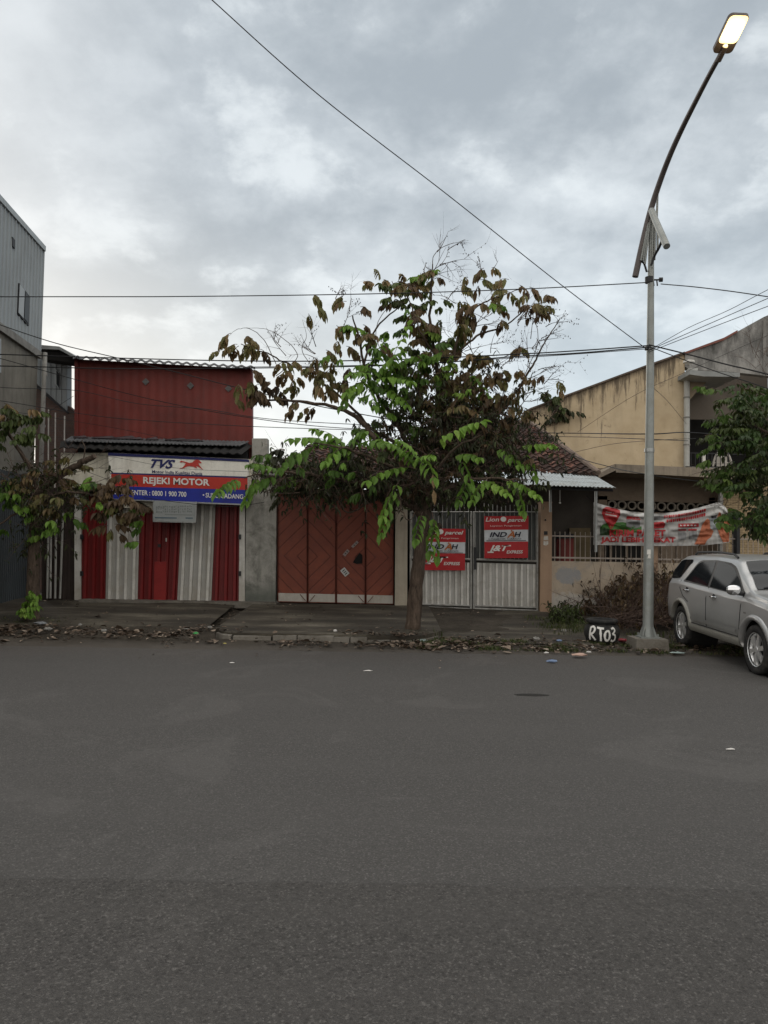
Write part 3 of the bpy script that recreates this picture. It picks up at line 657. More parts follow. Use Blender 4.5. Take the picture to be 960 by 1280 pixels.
# ------------------------------------------------------------------ steel gate
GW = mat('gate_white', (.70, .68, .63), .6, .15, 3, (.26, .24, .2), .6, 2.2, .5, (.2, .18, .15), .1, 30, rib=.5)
GF = mat('gate_frame_paint', (.36, .355, .33), .5, .2, 5, (.12, .1, .08), .6, 4)
D = thing('steel_gate', 'two leaf steel driveway gate with pale lower sheet and barred top', 'gate', P(591, 762, YF))
for a, b in ((512.5, 589.6), (591.4, 672.5)):
    vb = lambda u: 758.5 + (u - 512) * .028; vm = lambda u: vb(u) - 61.5; vt = 640
    mb = MB(); G_ = lambda u, v, y=YF: P(u, v, y)
    mb.tube([G_(a + .8, vb(a)), G_(b - .8, vb(b)), G_(b - .8, vt), G_(a + .8, vt), G_(a + .8, vb(a))], .028, 6); mb.tube([G_(a + 1, vm(a)), G_(b - 1, vm(b))], .026, 6); mb.tube([G_(a + 1, vb(a) - 3.5), G_(b - 1, vb(b) - 3.5)], .02, 6)
    lf_ = mb.build('gate_leaf', GF, D)
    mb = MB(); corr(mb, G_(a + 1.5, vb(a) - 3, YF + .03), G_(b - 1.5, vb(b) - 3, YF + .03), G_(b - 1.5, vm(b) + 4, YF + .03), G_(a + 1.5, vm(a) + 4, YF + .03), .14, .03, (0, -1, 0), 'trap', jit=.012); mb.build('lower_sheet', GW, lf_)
    mb = MB(); corr(mb, G_(a + 1.5, vm(a) - 1, YF + .07), G_(b - 1.5, vm(b) - 1, YF + .07), G_(b - 1.5, vt + 1, YF + .07), G_(a + 1.5, vt + 1, YF + .07), .1, .015, (0, -1, 0)); mb.build('upper_sheet', mat('grey_sheet', (.10, .105, .10), .7, .4, 2, (.03, .03, .03), .7, 1.2), lf_)
    mb = MB(); u = a + 3
    while u < b - 2: mb.tube([G_(u, vm(u), YF + .012), G_(u, vt - random.choice((9, 11)), YF + .012)], .008, 4); u += 5.4
    mb.build('bars', GF, lf_)
mb = MB(); mb.pbox([(592.5, 712), (595.5, 712), (595.5, 684), (592.5, 684)], YF - .06, .05); mb.build('latch', DARKM, D)
B = thing('gate_post', 'tan plastered gate post with number plates beside the steel gate', 'post', P(682, 768, YF))
mb = MB(); mb.pbox([(675, 768.5), (689.5, 768.5), (690, 629), (676.2, 629)], YF - .12, .3); mb.build('post', TAN, B)
mb = MB(); mb.pbox([(675.8, 629), (690.4, 629), (690.4, 627), (675.8, 627)], YF - .14, .34); mb.build('cap', TAN, B)
mb = MB(); mb.pbox([(680, 668.5), (684.5, 668.5), (684.5, 664), (680, 664)], YF - .13, .01); mb.build('number_plate', DARKM, B)
mb = MB(); mb.pbox([(679.5, 675), (685.5, 675), (685, 670.2), (680, 670.5)], YF - .13, .01); mb.pbox([(679.3, 681), (682, 682), (682.4, 677), (679.5, 676)], YF - .13, .01); mb.pbox([(682.8, 682), (685.5, 680), (685.3, 676), (683, 676.5)], YF - .13, .01); mb.build('paper_notice', WHITEP, B)
mb = MB(); mb.tube([P(681, 650, YF - .13), P(682.5, 650, YF - .13)], .02, 8); mb.build('bolt', DARKM, B)

def gate_banner(label, x0, x1, v0_, va, vb_, v3, s, loc):
    B = thing('banner', label, 'banner', loc, 'courier banners wired to the steel gate'); Yb = YF - .07
    RB = flat('banner_red', (.42, .018, .022)); WB = flat('banner_white', (.58, .60, .62))
    def cloth(a, b, c, d, y, m, nm):
        mb = MB(); rows = []
        for j in range(7):
            t = j / 6; rows.append([P(lerp(a, b, i / 14), lerp(c, d, t) + s * lerp(0, b - a, i / 14), y) + V((0, .013 * nz(i * .5, j * .6, a), 0)) for i in range(15)])
        mb.grid(rows); return mb.build(nm, m, B, smooth=True)
    k = (x1 - x0) / 55.
    r1 = cloth(x0 - .3, x1 + .6, v0_, va + .5, Yb, RB, 'red_sheet'); w_ = cloth(x0, x1 + .2, va, vb_ + .5, Yb - .02, WB, 'white_sheet'); r2 = cloth(x0, x1, vb_, v3, Yb - .04, RB, 'red_sheet')
    X = lambda u: x0 + (u - 605.5) * k; kv = (v3 - v0_) / 53.
    def Q(a, b, c, d, base, b0): return [(X(a), base + (b - b0) * kv + s * (a - 605) * k), (X(c), base + (b - b0) * kv + s * (c - 605) * k), (X(c), base + (d - b0) * kv + s * (c - 605) * k), (X(a), base + (d - b0) * kv + s * (a - 605) * k)]
    yt = Yb - .024
    mb = MB(); put_text(mb, 'Lion', Q(607, 646.5, 624, 651.8, v0_, 645), yt, .2, .015); put_text(mb, 'parcel', Q(634.5, 647.5, 658.5, 653.8, v0_, 645), yt, .3, .02); put_text(mb, 'Layanan Pengiriman', Q(613, 656.3, 652, 658.6, v0_, 645), yt, 0, 0)
    qq = Q(626, 646, 633, 652, v0_, 645); put_poly(mb, disc2((qq[0][0] + qq[1][0]) / 2, (qq[0][1] + qq[2][1]) / 2, 3.7 * k, 3.2), yt); mb.build('lettering', SWT, r1)
    yt = Yb - .046
    mb = MB(); put_text(mb, 'IND', Q(612, 665.3, 634, 671.6, va, 662.6), yt, .25, .03); put_text(mb, 'H', Q(643, 665.3, 652, 671.6, va, 662.6), yt, .25, .03); put_text(mb, 'LOGISTIK CARGO', Q(611, 673, 652, 675, va, 662.6), yt, 0, 0.01); put_poly(mb, Q(608, 675.8, 658, 676.5, va, 662.6), yt); mb.build('lettering', flat('banner_black', (.014, .016, .03)), w_)
    mb = MB(); put_text(mb, 'A', Q(634, 664.3, 644, 672.4, va, 662.6), yt - .002, .3, .03); qq = Q(637, 662.8, 641, 665, va, 662.6); put_poly(mb, disc2((qq[0][0] + qq[1][0]) / 2 + .8, (qq[0][1] + qq[2][1]) / 2, 1.1, 1.0), yt - .002); mb.build('orange_letter', flat('banner_orange', (.42, .12, .02)), w_)
    yt = Yb - .068
    mb = MB(); put_text(mb, 'J&T', Q(610, 681.6, 637, 691.3, vb_, 677.4), yt, .35, .035); put_text(mb, 'EXPRESS', Q(633.5, 688.4, 654, 692.4, vb_, 677.4), yt, .2, .02); put_poly(mb, Q(628, 681.6, 639, 683.2, vb_, 677.4), yt); put_poly(mb, Q(609.5, 689.6, 617, 691.3, vb_, 677.4), yt); mb.build('lettering', SWT, r2)
    return B
gate_banner('courier banner trio on the right gate leaf, hung higher and close to the post', 605.5, 660, 645.3, 662.6, 677.4, 698, -.01, P(632, 698, YF))
gate_banner('courier banner trio on the left gate leaf, partly behind the tree trunk', 527, 581.3, 660.5, 677.3, 691.3, 712.6, .01, P(554, 712, YF))

# ------------------------------------------------------------------ tiled house behind gate
B = thing('tiled_house', 'old house with dark mossy tiled hip roof behind the gate', 'house', P(620, 740, 20))
mb = MB(); e0, e1, r1_, r0_ = P(478, 596, 18.4), P(748, 594, 18.4), P(664, 532, 22.5), P(562, 530, 22.5)
corr(mb, e0, e1, r1_, r0_, .24, .05, (0, -.4, 1), 'sine', 18, .035, .05); mb.build('roof', TILES, B)
mb = MB(); mb.prism([e1, r1_, r1_ + V((3.0, 1.5, -1.9)), e1 + V((.5, 4, 0))], (0, 0, -.05)); mb.build('side_roof', TILES, B)
mb = MB(); mb.tube([e1 + V((0, 0, .06)), r1_ + V((0, 0, .08))], .07, 8); mb.tube([r0_ + V((0, 0, .08)), r1_ + V((0, 0, .08))], .08, 8); mb.tube([e0 + V((0, 0, .06)), r0_ + V((0, 0, .08))], .07, 8); mb.build('ridge', mat('ridge_mortar', (.20, .15, .12), .9, .3, 5, (.06, .05, .04), .6, 3), B)
mb = MB(); mb.box((P(512, 700, 20).x, 20.8, .1), (P(760, 700, 20).x, 21, 3.4)); mb.build('wall', mat('porch_wall', (.07, .06, .05), .9, .3, 2), B)
mb = MB(); mb.pbox([(712, 740), (738, 740), (738, 660), (712, 660)], 20.7, .05); mb.build('curtain', mat('ochre_curtain', (.15, .115, .065), .9, .3, 4), B)
# corrugated canopy
GS = mat('zinc_sheet', (.40, .44, .45), .5, .12, 3, (.22, .2, .17), .55, 2, .2, (.2, .15, .1), .05, 30)
B2 = thing('corrugated_canopy', 'pale corrugated sheet canopy over the driveway gate', 'canopy', P(744, 700, 17))
mb = MB(); a, b, c, d = P(640, 606, 16.6), P(770, 610, 16.6), P(745, 595.5, 18.5), P(640, 588.5, 18.5)
corr(mb, a, b, c, d, .085, .02, (0, -.3, 1), 'sine', 3, .006); k = len(mb.v) // 4 * 1
n0 = int(round((b - a).length / .085)) * 6 + 1; top = mb.v[:n0]; mb.grid([top, [(p[0], p[1], p[2] - .012) for p in top]]); mb.build('roof_sheet', GS, B2)
mb = MB(); corr(mb, P(655, 593, 18.2), P(716, 595, 18.2), P(712, 586, 19.2), P(658, 583, 19.2), .085, .02, (0, -.3, 1), 'sine'); mb.build('upper_sheet', GS, B2)
mb = MB(); mb.tube([P(744.6, 690, 17.1), P(744.9, 609.5, 17.1)], .035, 8); mb.tube([P(688, 607, 17.2), P(688, 640, 17.2)], .03, 8); mb.build('post', GALV, B2)
mb = MB(); mb.tube([P(645, 609, 16.8), P(766, 613, 16.8)], .03, 6); mb.tube([P(645, 600, 18.0), P(750, 603, 18.0)], .03, 6); mb.build('beam', DARKM, B2)
mb = MB(); mb.tube([P(700, 612, 17.3), P(700, 627, 17.3)], .008, 5); mb.lathe([(0.0, .03), (.02, .02), (.025, 0), (0, -.02)], P(700, 629, 17.3), (0, 0, 1), 12); mb.build('ceiling_bulb', WHITEP, B2)
# red cabinet in the yard
B3 = thing('red_cabinet', 'small red cabinet with dark top seen behind the railing', 'cabinet', P(709, 745, 18.8))
mb = MB(); mb.pbox([(701, 745), (717, 745), (717, 673), (701, 673)], 18.6, .5); mb.build('body', flat('cabinet_red', (.20, .03, .025)), B3)
mb = MB(); mb.pbox([(700, 673), (718, 673), (717, 667), (701, 667)], 18.55, .6); mb.build('lid', DARKM, B3)
mb = MB(); mb.pbox([(702, 700), (709, 700), (709, 680), (702, 680)], 18.59, .01); mb.build('door', flat('cabinet_red_door', (.16, .025, .02)), B3)

# ------------------------------------------------------------------ yard wall with railing
n = NT('patchy_yard_wall'); sp = n.n.new('ShaderNodeSeparateXYZ'); n.link(n.tc.outputs['Object'], sp.inputs[0])
a = n.noise(1.5, 8, .7); col = n.mix(n.rampv(a, .35, .7), (.40, .325, .245), (.48, .40, .31))
zz = n.math('ADD', sp.outputs[2], n.math('MULTIPLY', n.noise(1.8, 8, .7), .7))
col = n.mix(n.rampv(zz, .92, .98, 1, 0), col, (.50, .46, .41)); col = n.mix(n.rampv(n.noise(5, 8, .75), .52, .6, 0, .5), col, (.28, .26, .23))
col = n.mix(n.rampv(zz, .55, .75, .8, 0), col, (.17, .16, .14))
pc = P(711, 720, 17.8); ox = (P(689.5, 720, 17.8).x + 14.0) / 2
ddx = n.math('DIVIDE', n.math('SUBTRACT', sp.outputs[0], pc.x - ox), .34); ddz = n.math('DIVIDE', n.math('SUBTRACT', sp.outputs[2], pc.z), .27)
dd = n.math('ADD', n.math('ADD', n.math('MULTIPLY', ddx, ddx), n.math('MULTIPLY', ddz, ddz)), n.math('MULTIPLY', n.noise(3.2, 9, .8), 4.5))
col = n.mix(n.rampv(dd, 2.7, 3.0, .75, 0), col, (.27, .285, .30))
YWALL = n.out(col, .9, 0, n.bump(n.noise(25, 6), .4, .02), .2)
wx0, wx1 = P(689.5, 720, YF).x, 14.0
B = thing('yard_wall', 'low patchy beige yard wall topped by a thin steel railing', 'wall', ((wx0 + wx1) / 2, YF, 0))
mb = MB(); zt = P(700, 701.5, YF).z; mb.box((wx0, YF, -.1), (wx1, YF + .15, zt)); mb.build('wall', YWALL, B)
mb = MB(); zr1, zr0, ztp = P(700, 670, YF).z, P(700, 697, YF).z, P(700, 664.5, YF).z
x = wx0 + .08
while x < wx1: mb.tube([(x, YF + .05, zt - .02), (x + .005 * nz(x * 9), YF + .05, ztp + .01 * nz(x * 4))], .0085, 4); x += .118
mb.box((wx0, YF + .03, zr1 - .015), (wx1, YF + .047, zr1 + .015)); mb.box((wx0, YF + .03, zr0 - .018), (wx1, YF + .047, zr0 + .018)); mb.build('railing', mat('pale_rail', (.42, .36, .31), .6, .2, 4), B)
for ua, ub, vt in ((815, 822, 678), (921, 925, 640)):
    mb = MB(); pa, pb = P(ua, 700, YF - .05), P(ub, 700, YF - .05); mb.box((pa.x, YF - .06, -.1), (pb.x, YF + .2, P(ua, vt, YF).z)); mb.build('pillar', TAN if ua < 900 else DARKM, B)
mb = MB(); mb.pbox([(905, 652), (926, 650), (926, 646), (905, 648)], YF + .3, .3); mb.build('letterbox', BROWNW, B)

# ------------------------------------------------------------------ porch house with breeze-block rings
B = thing('porch_house', 'brown porch house with concrete canopy and a row of ring vents', 'house', P(830, 700, 20))
mb = MB(); Yc = 19.3
mb.prism([P(769, 580, Yc), P(770, 590.5, Yc), P(930, 599, Yc), P(960, 600, Yc), P(960, 589, Yc), P(930, 587, Yc)], (0, 3.3, 0)); mb.prism([P(770, 580.5, Yc), P(769.5, 588, Yc), P(746, 599, Yc), P(738, 598.5, Yc)], (0, 3.2, 0)); mb.build('canopy', mat('canopy_concrete', (.31, .26, .20), .9, .2, 2, (.12, .1, .08), .6, 1.2, .5, None, .4, 30, .02), B)
Yw = 20.6
vt_, vb_ = 624.5, 638.5
mb = MB(); mb.pbox([(748, 624.5), (905, 630), (905, 592), (748, 585)], Yw, .2); mb.pbox([(748, 720), (905, 720), (905, 643), (748, 638.5)], Yw, .2); mb.pbox([(748, 640), (759, 640), (759, 620), (748, 620)], Yw, .2); mb.pbox([(886, 645), (905, 645), (905, 622), (886, 622)], Yw, .2); mb.build('wall', BROWNW, B)
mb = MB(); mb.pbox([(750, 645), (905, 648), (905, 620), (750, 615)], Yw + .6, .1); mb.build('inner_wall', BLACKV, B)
ring = None
for i in range(10):
    u = 765.5 + i * 12.3; v = 631 + i * .42; c = P(u, v, Yw + .02)
    if ring is None:
        mb = MB(); mb.lathe([(.085, 0), (.125, 0), (.125, .1), (.085, .1), (.085, 0)], c, (0, 1, 0), 20); ring = mb.build('ring_vent', mat('ring_concrete', (.24, .21, .17), .9, .2, 4), B); c0 = c.copy()
        ring.data.materials[0]
    else:
        q = ring.copy(); COL.objects.link(q); q.parent = B; q.location = c - c0
mb = MB(); mb.pbox([(900, 700), (904, 700), (904, 594), (900, 594)], 19.6, .12); mb.build('porch_post', CONC, B)
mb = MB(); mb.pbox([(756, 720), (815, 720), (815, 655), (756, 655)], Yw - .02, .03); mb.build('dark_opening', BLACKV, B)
for u0_ in (762, 782, 802, 826, 846, 866):
    mb = MB(); mb.pbox([(u0_, 716), (u0_ + 3, 716), (u0_ + 3, 680), (u0_, 680)], Yw - .06, .04); mb.build('window_bar', BROWNW, B)
B = thing('yellow_brick_wall', 'yellow brick side wall behind the railing at the right', 'wall', P(945, 700, 20))
mb = MB(); mb.box((P(904, 700, 20).x, 20, 0), (13.5, 20.2, P(940, 601, 20).z)); mb.build('wall', YBRICK, B)
mb = MB(); mb.box((P(898, 700, 19.9).x, 19.9, 0), (P(908, 700, 19.9).x, 20.25, P(900, 640, 19.9).z)); mb.build('corner_post', BROWNW, B)

# ------------------------------------------------------------------ warehouse with ochre side wall
B = thing('ochre_warehouse', 'large ochre rendered building with rain stained wall and grey gable with open balcony', 'building', P(800, 700, 23))
Yh = 23.0
mb = MB(); mb.pbox([(655, 600), (655, 516), (663, 512), (740, 483.5), (806, 459), (856, 441.5), (856, 600)], Yh, .25); mb.build('side_wall', OCHRE, B)
mb = MB(); mb.pbox([(655, 516), (663, 512), (740, 483.5), (806, 459), (856, 441.5), (856, 439.3), (806, 456.8), (740, 481.3), (663, 509.8), (655, 514)], Yh - .08, .4); mb.build('coping', mat('stained_coping', (.12, .09, .07), .9, .4, 3), B)
n = NT('streaked_concrete'); a = n.noise(1.1, 9, .72, vec=n.mapping((1.6, 1.6, .6))); col = n.ramp(a, [(.32, (.06, .06, .055)), (.45, (.16, .155, .145)), (.58, (.30, .29, .27)), (.75, (.38, .37, .34))]); GGAB = n.out(col, .95, 0, n.bump(n.noise(14, 7), .6, .03), .2)
mb = MB(); mb.pbox([(856.5, 442), (905, 424), (935, 407), (955, 396), (960, 394), (985, 392), (1060, 380), (1060, 478), (960, 470), (916, 465), (862, 462), (856.5, 458)], Yh - .03, .25); mb.build('gable', GGAB, B)
mb = MB(); gx0 = P(1000, 500, Yh).x; mb.box((gx0, Yh, 0), (P(1060, 500, Yh).x + 3, Yh + .22, P(1060, 476, Yh).z)); mb.box((P(1060, 500, Yh).x - .3, Yh - .03, P(1060, 478, Yh).z), (P(1060, 500, Yh).x + 3, Yh + .22, P(1060, 382, Yh).z)); mb.build('front_wall', GGAB, B)
mb = MB(); mb.pbox([(856, 440), (905, 422), (922, 412.5), (922, 415), (905, 425), (856, 442.5)], Yh - .1, .35); mb.build('tile_edge', mat('red_tile_edge', (.22, .09, .07), .9, .3, 6), B)
mb = MB(); mb.pbox([(954, 470), (958, 470), (958, 396), (954, 398)], Yh - .06, .05); mb.build('corner_rib', CONC, B)
mb = MB(); mb.pbox([(862, 524), (960, 526), (960, 468), (862, 464)], Yh + 1.6, .1); mb.build('upper_band', mat('shaded_beige', (.2, .17, .14), .9, .15, 2), B)
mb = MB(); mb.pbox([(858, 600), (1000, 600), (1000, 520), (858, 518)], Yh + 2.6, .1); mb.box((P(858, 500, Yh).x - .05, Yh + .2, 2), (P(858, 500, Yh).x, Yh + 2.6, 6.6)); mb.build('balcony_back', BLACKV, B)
mb = MB(); mb.prism([P(862, 462.5, Yh - .9), P(925, 466, Yh - .9), P(925, 471, Yh - .9), P(880, 470.5, Yh - .9), P(862, 468, Yh - .9)], (0, 3, 0)); mb.build('eave_board', mat('pale_board', (.28, .29, .28), .7, .2, 3), B)
mb = MB(); mb.pbox([(862, 500), (869, 492), (888, 473), (888, 470.5), (862, 468)], Yh - .1, .15); mb.build('bracket', mat('bracket_plaster', (.25, .2, .14), .9, .25, 4), B)
mb = MB(); mb.prism([P(862, 583, Yh), P(1000, 588, Yh), P(1000, 600, Yh), P(862, 594, Yh)], (0, 2.6, 0)); mb.build('balcony_floor', CONC, B)
PV = mat('pale_pipe', (.42, .42, .39), .5, .15, 4, (.25, .22, .18), .4, 2, .3)
mb = MB(); mb.tube([P(858.3, 583, Yh - .15), P(858.5, 520, Yh - .15), P(858.5, 467, Yh - .15), P(861, 463.5, Yh - .15), P(872, 464, Yh - .25)], .085, 12); mb.build('drainpipe', PV, B)
mb = MB()
for v in (556, 522, 497): mb.tube([P(858.4, v + .8, Yh - .15), P(858.4, v - .8, Yh - .15)], .1, 12)
mb.build('pipe_collar', CONC, B)
mb = MB(); mb.lathe([(.0, .1), (.16, .06), (.17, 0), (.0, -.02)], P(861, 453.5, Yh - .35), (0, 0, 1), 14); mb.tube([P(861, 453, Yh - .35), P(861, 456, Yh)], .02, 6); mb.build('wall_lamp', WHITEP, B)
mb = MB()
for k in range(10): mb.tube([P(864 + k * 5.2, 584, Yh - .03), P(864 + k * 5.2, 566, Yh - .03)], .012, 4)
mb.tube([P(862, 566, Yh - .03), P(930, 568, Yh - .03)], .018, 4); mb.build('balcony_rail', DARKM, B)
mb = MB(); mb.pbox([(878.5, 583), (882, 583), (882, 563), (878.5, 563)], Yh - .1, .08); mb.build('white_post', WHITEP, B)
# white chair on the balcony
B = thing('plastic_chair', 'white plastic chair with arched back on the upstairs balcony', 'chair', P(903, 584, Yh + .3))
yc = Yh + .15
mb = MB(); arc = [P(891 + 24 * t, 583 - (1 - (2 * t - 1) ** 4) * 17 - (0 if 0 < t < 1 else 0), yc) for t in [k / 16 for k in range(17)]]; mb.tube(arc, .035, 8); mb.build('back_frame', WHITEP, B, smooth=True)
mb = MB(); mb.pbox([(896, 583), (909, 583), (909, 571), (906, 570), (899, 570), (896, 571)], yc, .03); mb.build('backrest', WHITEP, B)
mb = MB(); mb.prism([P(894, 579, yc - .02), P(912, 579, yc - .02), P(912, 577.5, yc - .02), P(894, 577.5, yc - .02)], (0, -.0 + .45, 0)); mb.build('seat', WHITEP, B)

# ------------------------------------------------------------------ long banner
B = thing('long_banner', 'long sagging white banner about sending parcels, tied over the yard railing', 'banner', P(827, 682, 17.5))
tops = [(742, 627.5), (756, 631.5), (770, 635.5), (787, 639.2), (803, 641), (815, 641.6), (827, 641.5), (845, 639.8), (863, 637), (880, 632.8), (898, 627.5), (905, 632), (912, 640)]
def ytop(u):
    for (a, va), (b, vb) in zip(tops, tops[1:]):
        if u <= b: return lerp(va, vb, max(0, (u - a)) / (b - a))
    return 640
def ybot(u): return 681 + 1.4 * math.sin((u - 742) / 170 * math.pi) - 3.0 * max(0, (u - 880) / 32)
def bsurf(u, v, o=0.0):
    t = (v - ytop(u)) / max(1, (ybot(u) - ytop(u))); w = .5 + .5 * math.sin((u - 742) / 170 * math.pi)
    y = 17.6 + .045 * math.sin(u * .16 + v * .42) * w * (1 - t * .6) + .03 * nz(u * .09, v * .3) + .035 * math.sin((v - ytop(u)) * .8 + 1) * math.exp(-t * 3) + .02 * nz(u * .3, v * .12, 7)
    return P(u, v, y - o)
mb = MB(); rows = []
for j in range(33):
    rows.append([bsurf(u, lerp(ytop(u), ybot(u), j / 32)) for u in [lerp(742, 912, i / 160) for i in range(161)]])
mb.grid(rows); mb.build('cloth', mat('banner_cloth', (.50, .49, .47), .6, .12, 3, (.3, .29, .27), .4, 2), B, smooth=True)
def art(name, m, o, fn):
    o = o * 1.0 + .008
    mb = MB(); fn(mb, lambda u, v: bsurf(u, v, o))
    return mb.build(name, m, B)
def dens_poly(mb, pts, f, t=.5):
    # polygon subdivided so that it follows the folds
    tr = tessellate_polygon([[V((a, b, 0)) for a, b in pts]])
    def rec(a, b, c, k):
        if k == 0: mb.face([f(*a), f(*b), f(*c)], t); return
        ab, bc, ca = [((p[0] + q[0]) / 2, (p[1] + q[1]) / 2) for p, q in ((a, b), (b, c), (c, a))]
        rec(a, ab, ca, k - 1); rec(ab, b, bc, k - 1); rec(ca, bc, c, k - 1); rec(ab, bc, ca, k - 1)
    for i, j, k in tr: rec(pts[i], pts[j], pts[k], 3)
BRED = flat('print_red', (.38, .022, .025)); BGRN = flat('print_green', (.05, .15, .03)); BGRY = flat('print_grey', (.2, .2, .2)); BSKN = flat('print_skin', (.42, .13, .06)); BDRK = flat('print_dark', (.035, .03, .035))
art('green_hills', BGRN, .008, lambda mb, f: (dens_poly(mb, [(750, 668), (750, 660), (753, 656), (758, 654), (764, 655), (770, 653), (778, 652.5), (786, 654), (792, 657), (797, 658), (802, 658), (802, 663), (790, 667), (770, 669)], f)))
art('dark_green_patch', flat('print_dkgreen', (.015, .04, .012)), .012, lambda mb, f: dens_poly(mb, [(750, 669), (750, 661), (755, 659), (761, 661), (765, 664), (766, 669)], f))
def pin(mb, f):
    dens_poly(mb, [(764, 663), (760, 656), (755, 649), (752.5, 642), (753.5, 636), (758, 633.2), (764, 634.4), (771, 635.9), (775, 638), (775.5, 643), (772, 650), (767.5, 657)], f); dens_poly(mb, [(763.4, 668), (763.4, 662), (764.8, 662), (764.8, 668)], f)
art('red_pin', BRED, .014, pin)
art('pin_lettering', flat('print_pink', (.45, .35, .33)), .018, lambda mb, f: (dens_poly(mb, [(757, 639), (767, 641), (767, 642.2), (757, 640.2)], f), dens_poly(mb, [(756.5, 642), (771, 644.5), (771, 646), (756.5, 643.6)], f)))
art('shop_drawing', BGRY, .012, lambda mb, f: (dens_poly(mb, [(783, 658), (783, 646), (800, 648), (800, 659), (791, 661)], f), dens_poly(mb, [(813, 644.5), (831, 645), (831, 649), (813, 650)], f)))
art('shop_roof', BRED, .016, lambda mb, f: (dens_poly(mb, [(783, 649), (784, 645), (799, 646.5), (801, 650)], f), dens_poly(mb, [(815, 653), (829, 652), (832, 655), (830, 660), (815, 661)], f)))
art('lettering', BRED, .024, lambda mb, f: (put_text(mb, 'KIRIM PAKET', [(762, 661.8), (832, 662.2), (832, 670.6), (762, 670.6)], 0, 0, .045, fn=f), put_text(mb, 'JADI LEBIH DEKAT', [(751, 671), (844.5, 671.8), (844.5, 680.2), (751, 679.6)], 0, 0, .045, fn=f)))
def strokes(mb, f):
    for r_ in range(2):
        u = 830 + r_ * 3
        while u < 882:
            w_ = random.uniform(1.2, 3.0); v = ytop(u) + 3.0 + r_ * 5.4; dens_poly(mb, [(u, v + 2), (u + .3, v), (u + w_, v + random.uniform(-.3, .4)), (u + w_ - .3, v + 3.6), (u + .5, v + 3.9)], f); u += w_ + .45
    dens_poly(mb, rect(848, 654.5, 873.5, 659.2, -.02), f); dens_poly(mb, rect(848, 661.4, 858, 663.4), f); dens_poly(mb, rect(860.5, 661, 871, 663.2), f); dens_poly(mb, rect(833, 671, 843, 671.5), f)
art('faded_red_print', BRED, .016, strokes)
art('box_print', flat('print_pale', (.5, .45, .43)), .02, lambda mb, f: [dens_poly(mb, rect(850 + k * 4.4, 655.8, 852.6 + k * 4.4, 657.6), f) for k in range(5)])
art('photo_prints', BGRY, .014, lambda mb, f: (dens_poly(mb, rect(848, 665.5, 858, 674.5), f), dens_poly(mb, rect(861, 665, 871, 674), f)))
art('printed_hands', BSKN, .014, lambda mb, f: (dens_poly(mb, [(868, 680.5), (874, 668), (878, 655), (884, 648), (887, 650), (888, 660), (892, 664), (889, 671), (884, 675), (881, 681)], f), dens_poly(mb, [(897, 661), (897, 645), (899, 640), (901, 641), (902, 650), (904, 647), (911.5, 649), (911.5, 677), (904, 678), (899, 668)], f)))
art('printed_phone', flat('print_phone', (.27, .29, .3)), .02, lambda mb, f: dens_poly(mb, [(887.3, 648), (896.5, 646.5), (896, 661.5), (888, 661)], f))
art('phone_screen', BDRK, .026, lambda mb, f: dens_poly(mb, [(888.5, 645), (896.5, 643.5), (894.8, 647.5), (889.5, 648.2)], f))
mb = MB()
for pa, pb in (((742, 628), (733, 620)), ((742, 681), (739, 690)), ((912, 640), (922, 636)), ((912, 678), (922, 684)), ((898, 627), (901, 620))): mb.tube([P(*pa, 17.6), P(*pb, 17.75)], .008, 4)
mb.build('tie_rope', WIRE, B)

# ------------------------------------------------------------------ street lamp
YPole = 13.0; pb = P(810, 797, YPole); xp = pb.x
zg = gz(xp, YPole)
B = thing('street_lamp', 'tall tapered street lamp with curved arm, lit lamp head and concrete footing', 'street lamp', (xp, YPole, zg))
zft = P(810, 797, YPole).z
mb = MB(); mb.prism([V((xp - .29, YPole - .27, zg - .1)), V((xp + .27, YPole - .27, zg - .1)), V((xp + .25, YPole - .25, zft)), V((xp - .27, YPole - .25, zft))], (0, .52, 0)); mb.build('footing', KERB, B)
zA = P(812, 270, YPole).z; xt = P(813.3, 350, YPole).x
mb = MB(); prof = [(0, .125), (.05, .12), (.12, .10), (.22, .088), (2, .08), (5, .062), (zA - zft, .045)]
mb.tube([(lerp(xp, xt + .01, h / (zA - zft)), YPole, zft + h) for h, r_ in prof], [r_ for h, r_ in prof], 20); mb.build('pole', STEELP, B, smooth=True)
mb = MB(); mb.box((xp - .16, YPole - .16, zft), (xp + .16, YPole + .16, zft + .02))
for sx_ in (-1, 1):
    for sy_ in (-1, 1): mb.tube([(xp + sx_ * .125, YPole + sy_ * .125, zft), (xp + sx_ * .125, YPole + sy_ * .125, zft + .07)], .014, 6)
for k in range(4):
    a = R(45 + 90 * k); d = V((math.cos(a), math.sin(a), 0)); c = V((xp, YPole, zft + .02)); mb.prism([c + d * .08, c + d * .17, c + d * .08 + V((0, 0, .22))], d.cross(V((0, 0, 1))) * .012)
mb.build('base_plate', STEELP, B)
for v in (435, 563):
    mb = MB(); c = P(811.5, v, YPole); mb.tube([c - V((0, 0, .03)), c + V((0, 0, .03))], .075 if v < 500 else .085, 16); mb.build('collar', GALV, B)
mb = MB(); c = P(811.5, 350, YPole); mb.tube([c - V((0, 0, .05)), c + V((0, 0, .05))], .07, 16); mb.tube([c, c + V((.16, -.02, 0))], .014, 6); mb.tube([c + V((.16, -.02, 0)), c + V((.22, -.03, .0))], .04, 8)
for q in (.06, .12): mb.tube([c + V((q, -.03, -.02)), c + V((q + .01, -.03, -.11))], .012, 6)
mb.build('cable_bracket', DARKM, B)
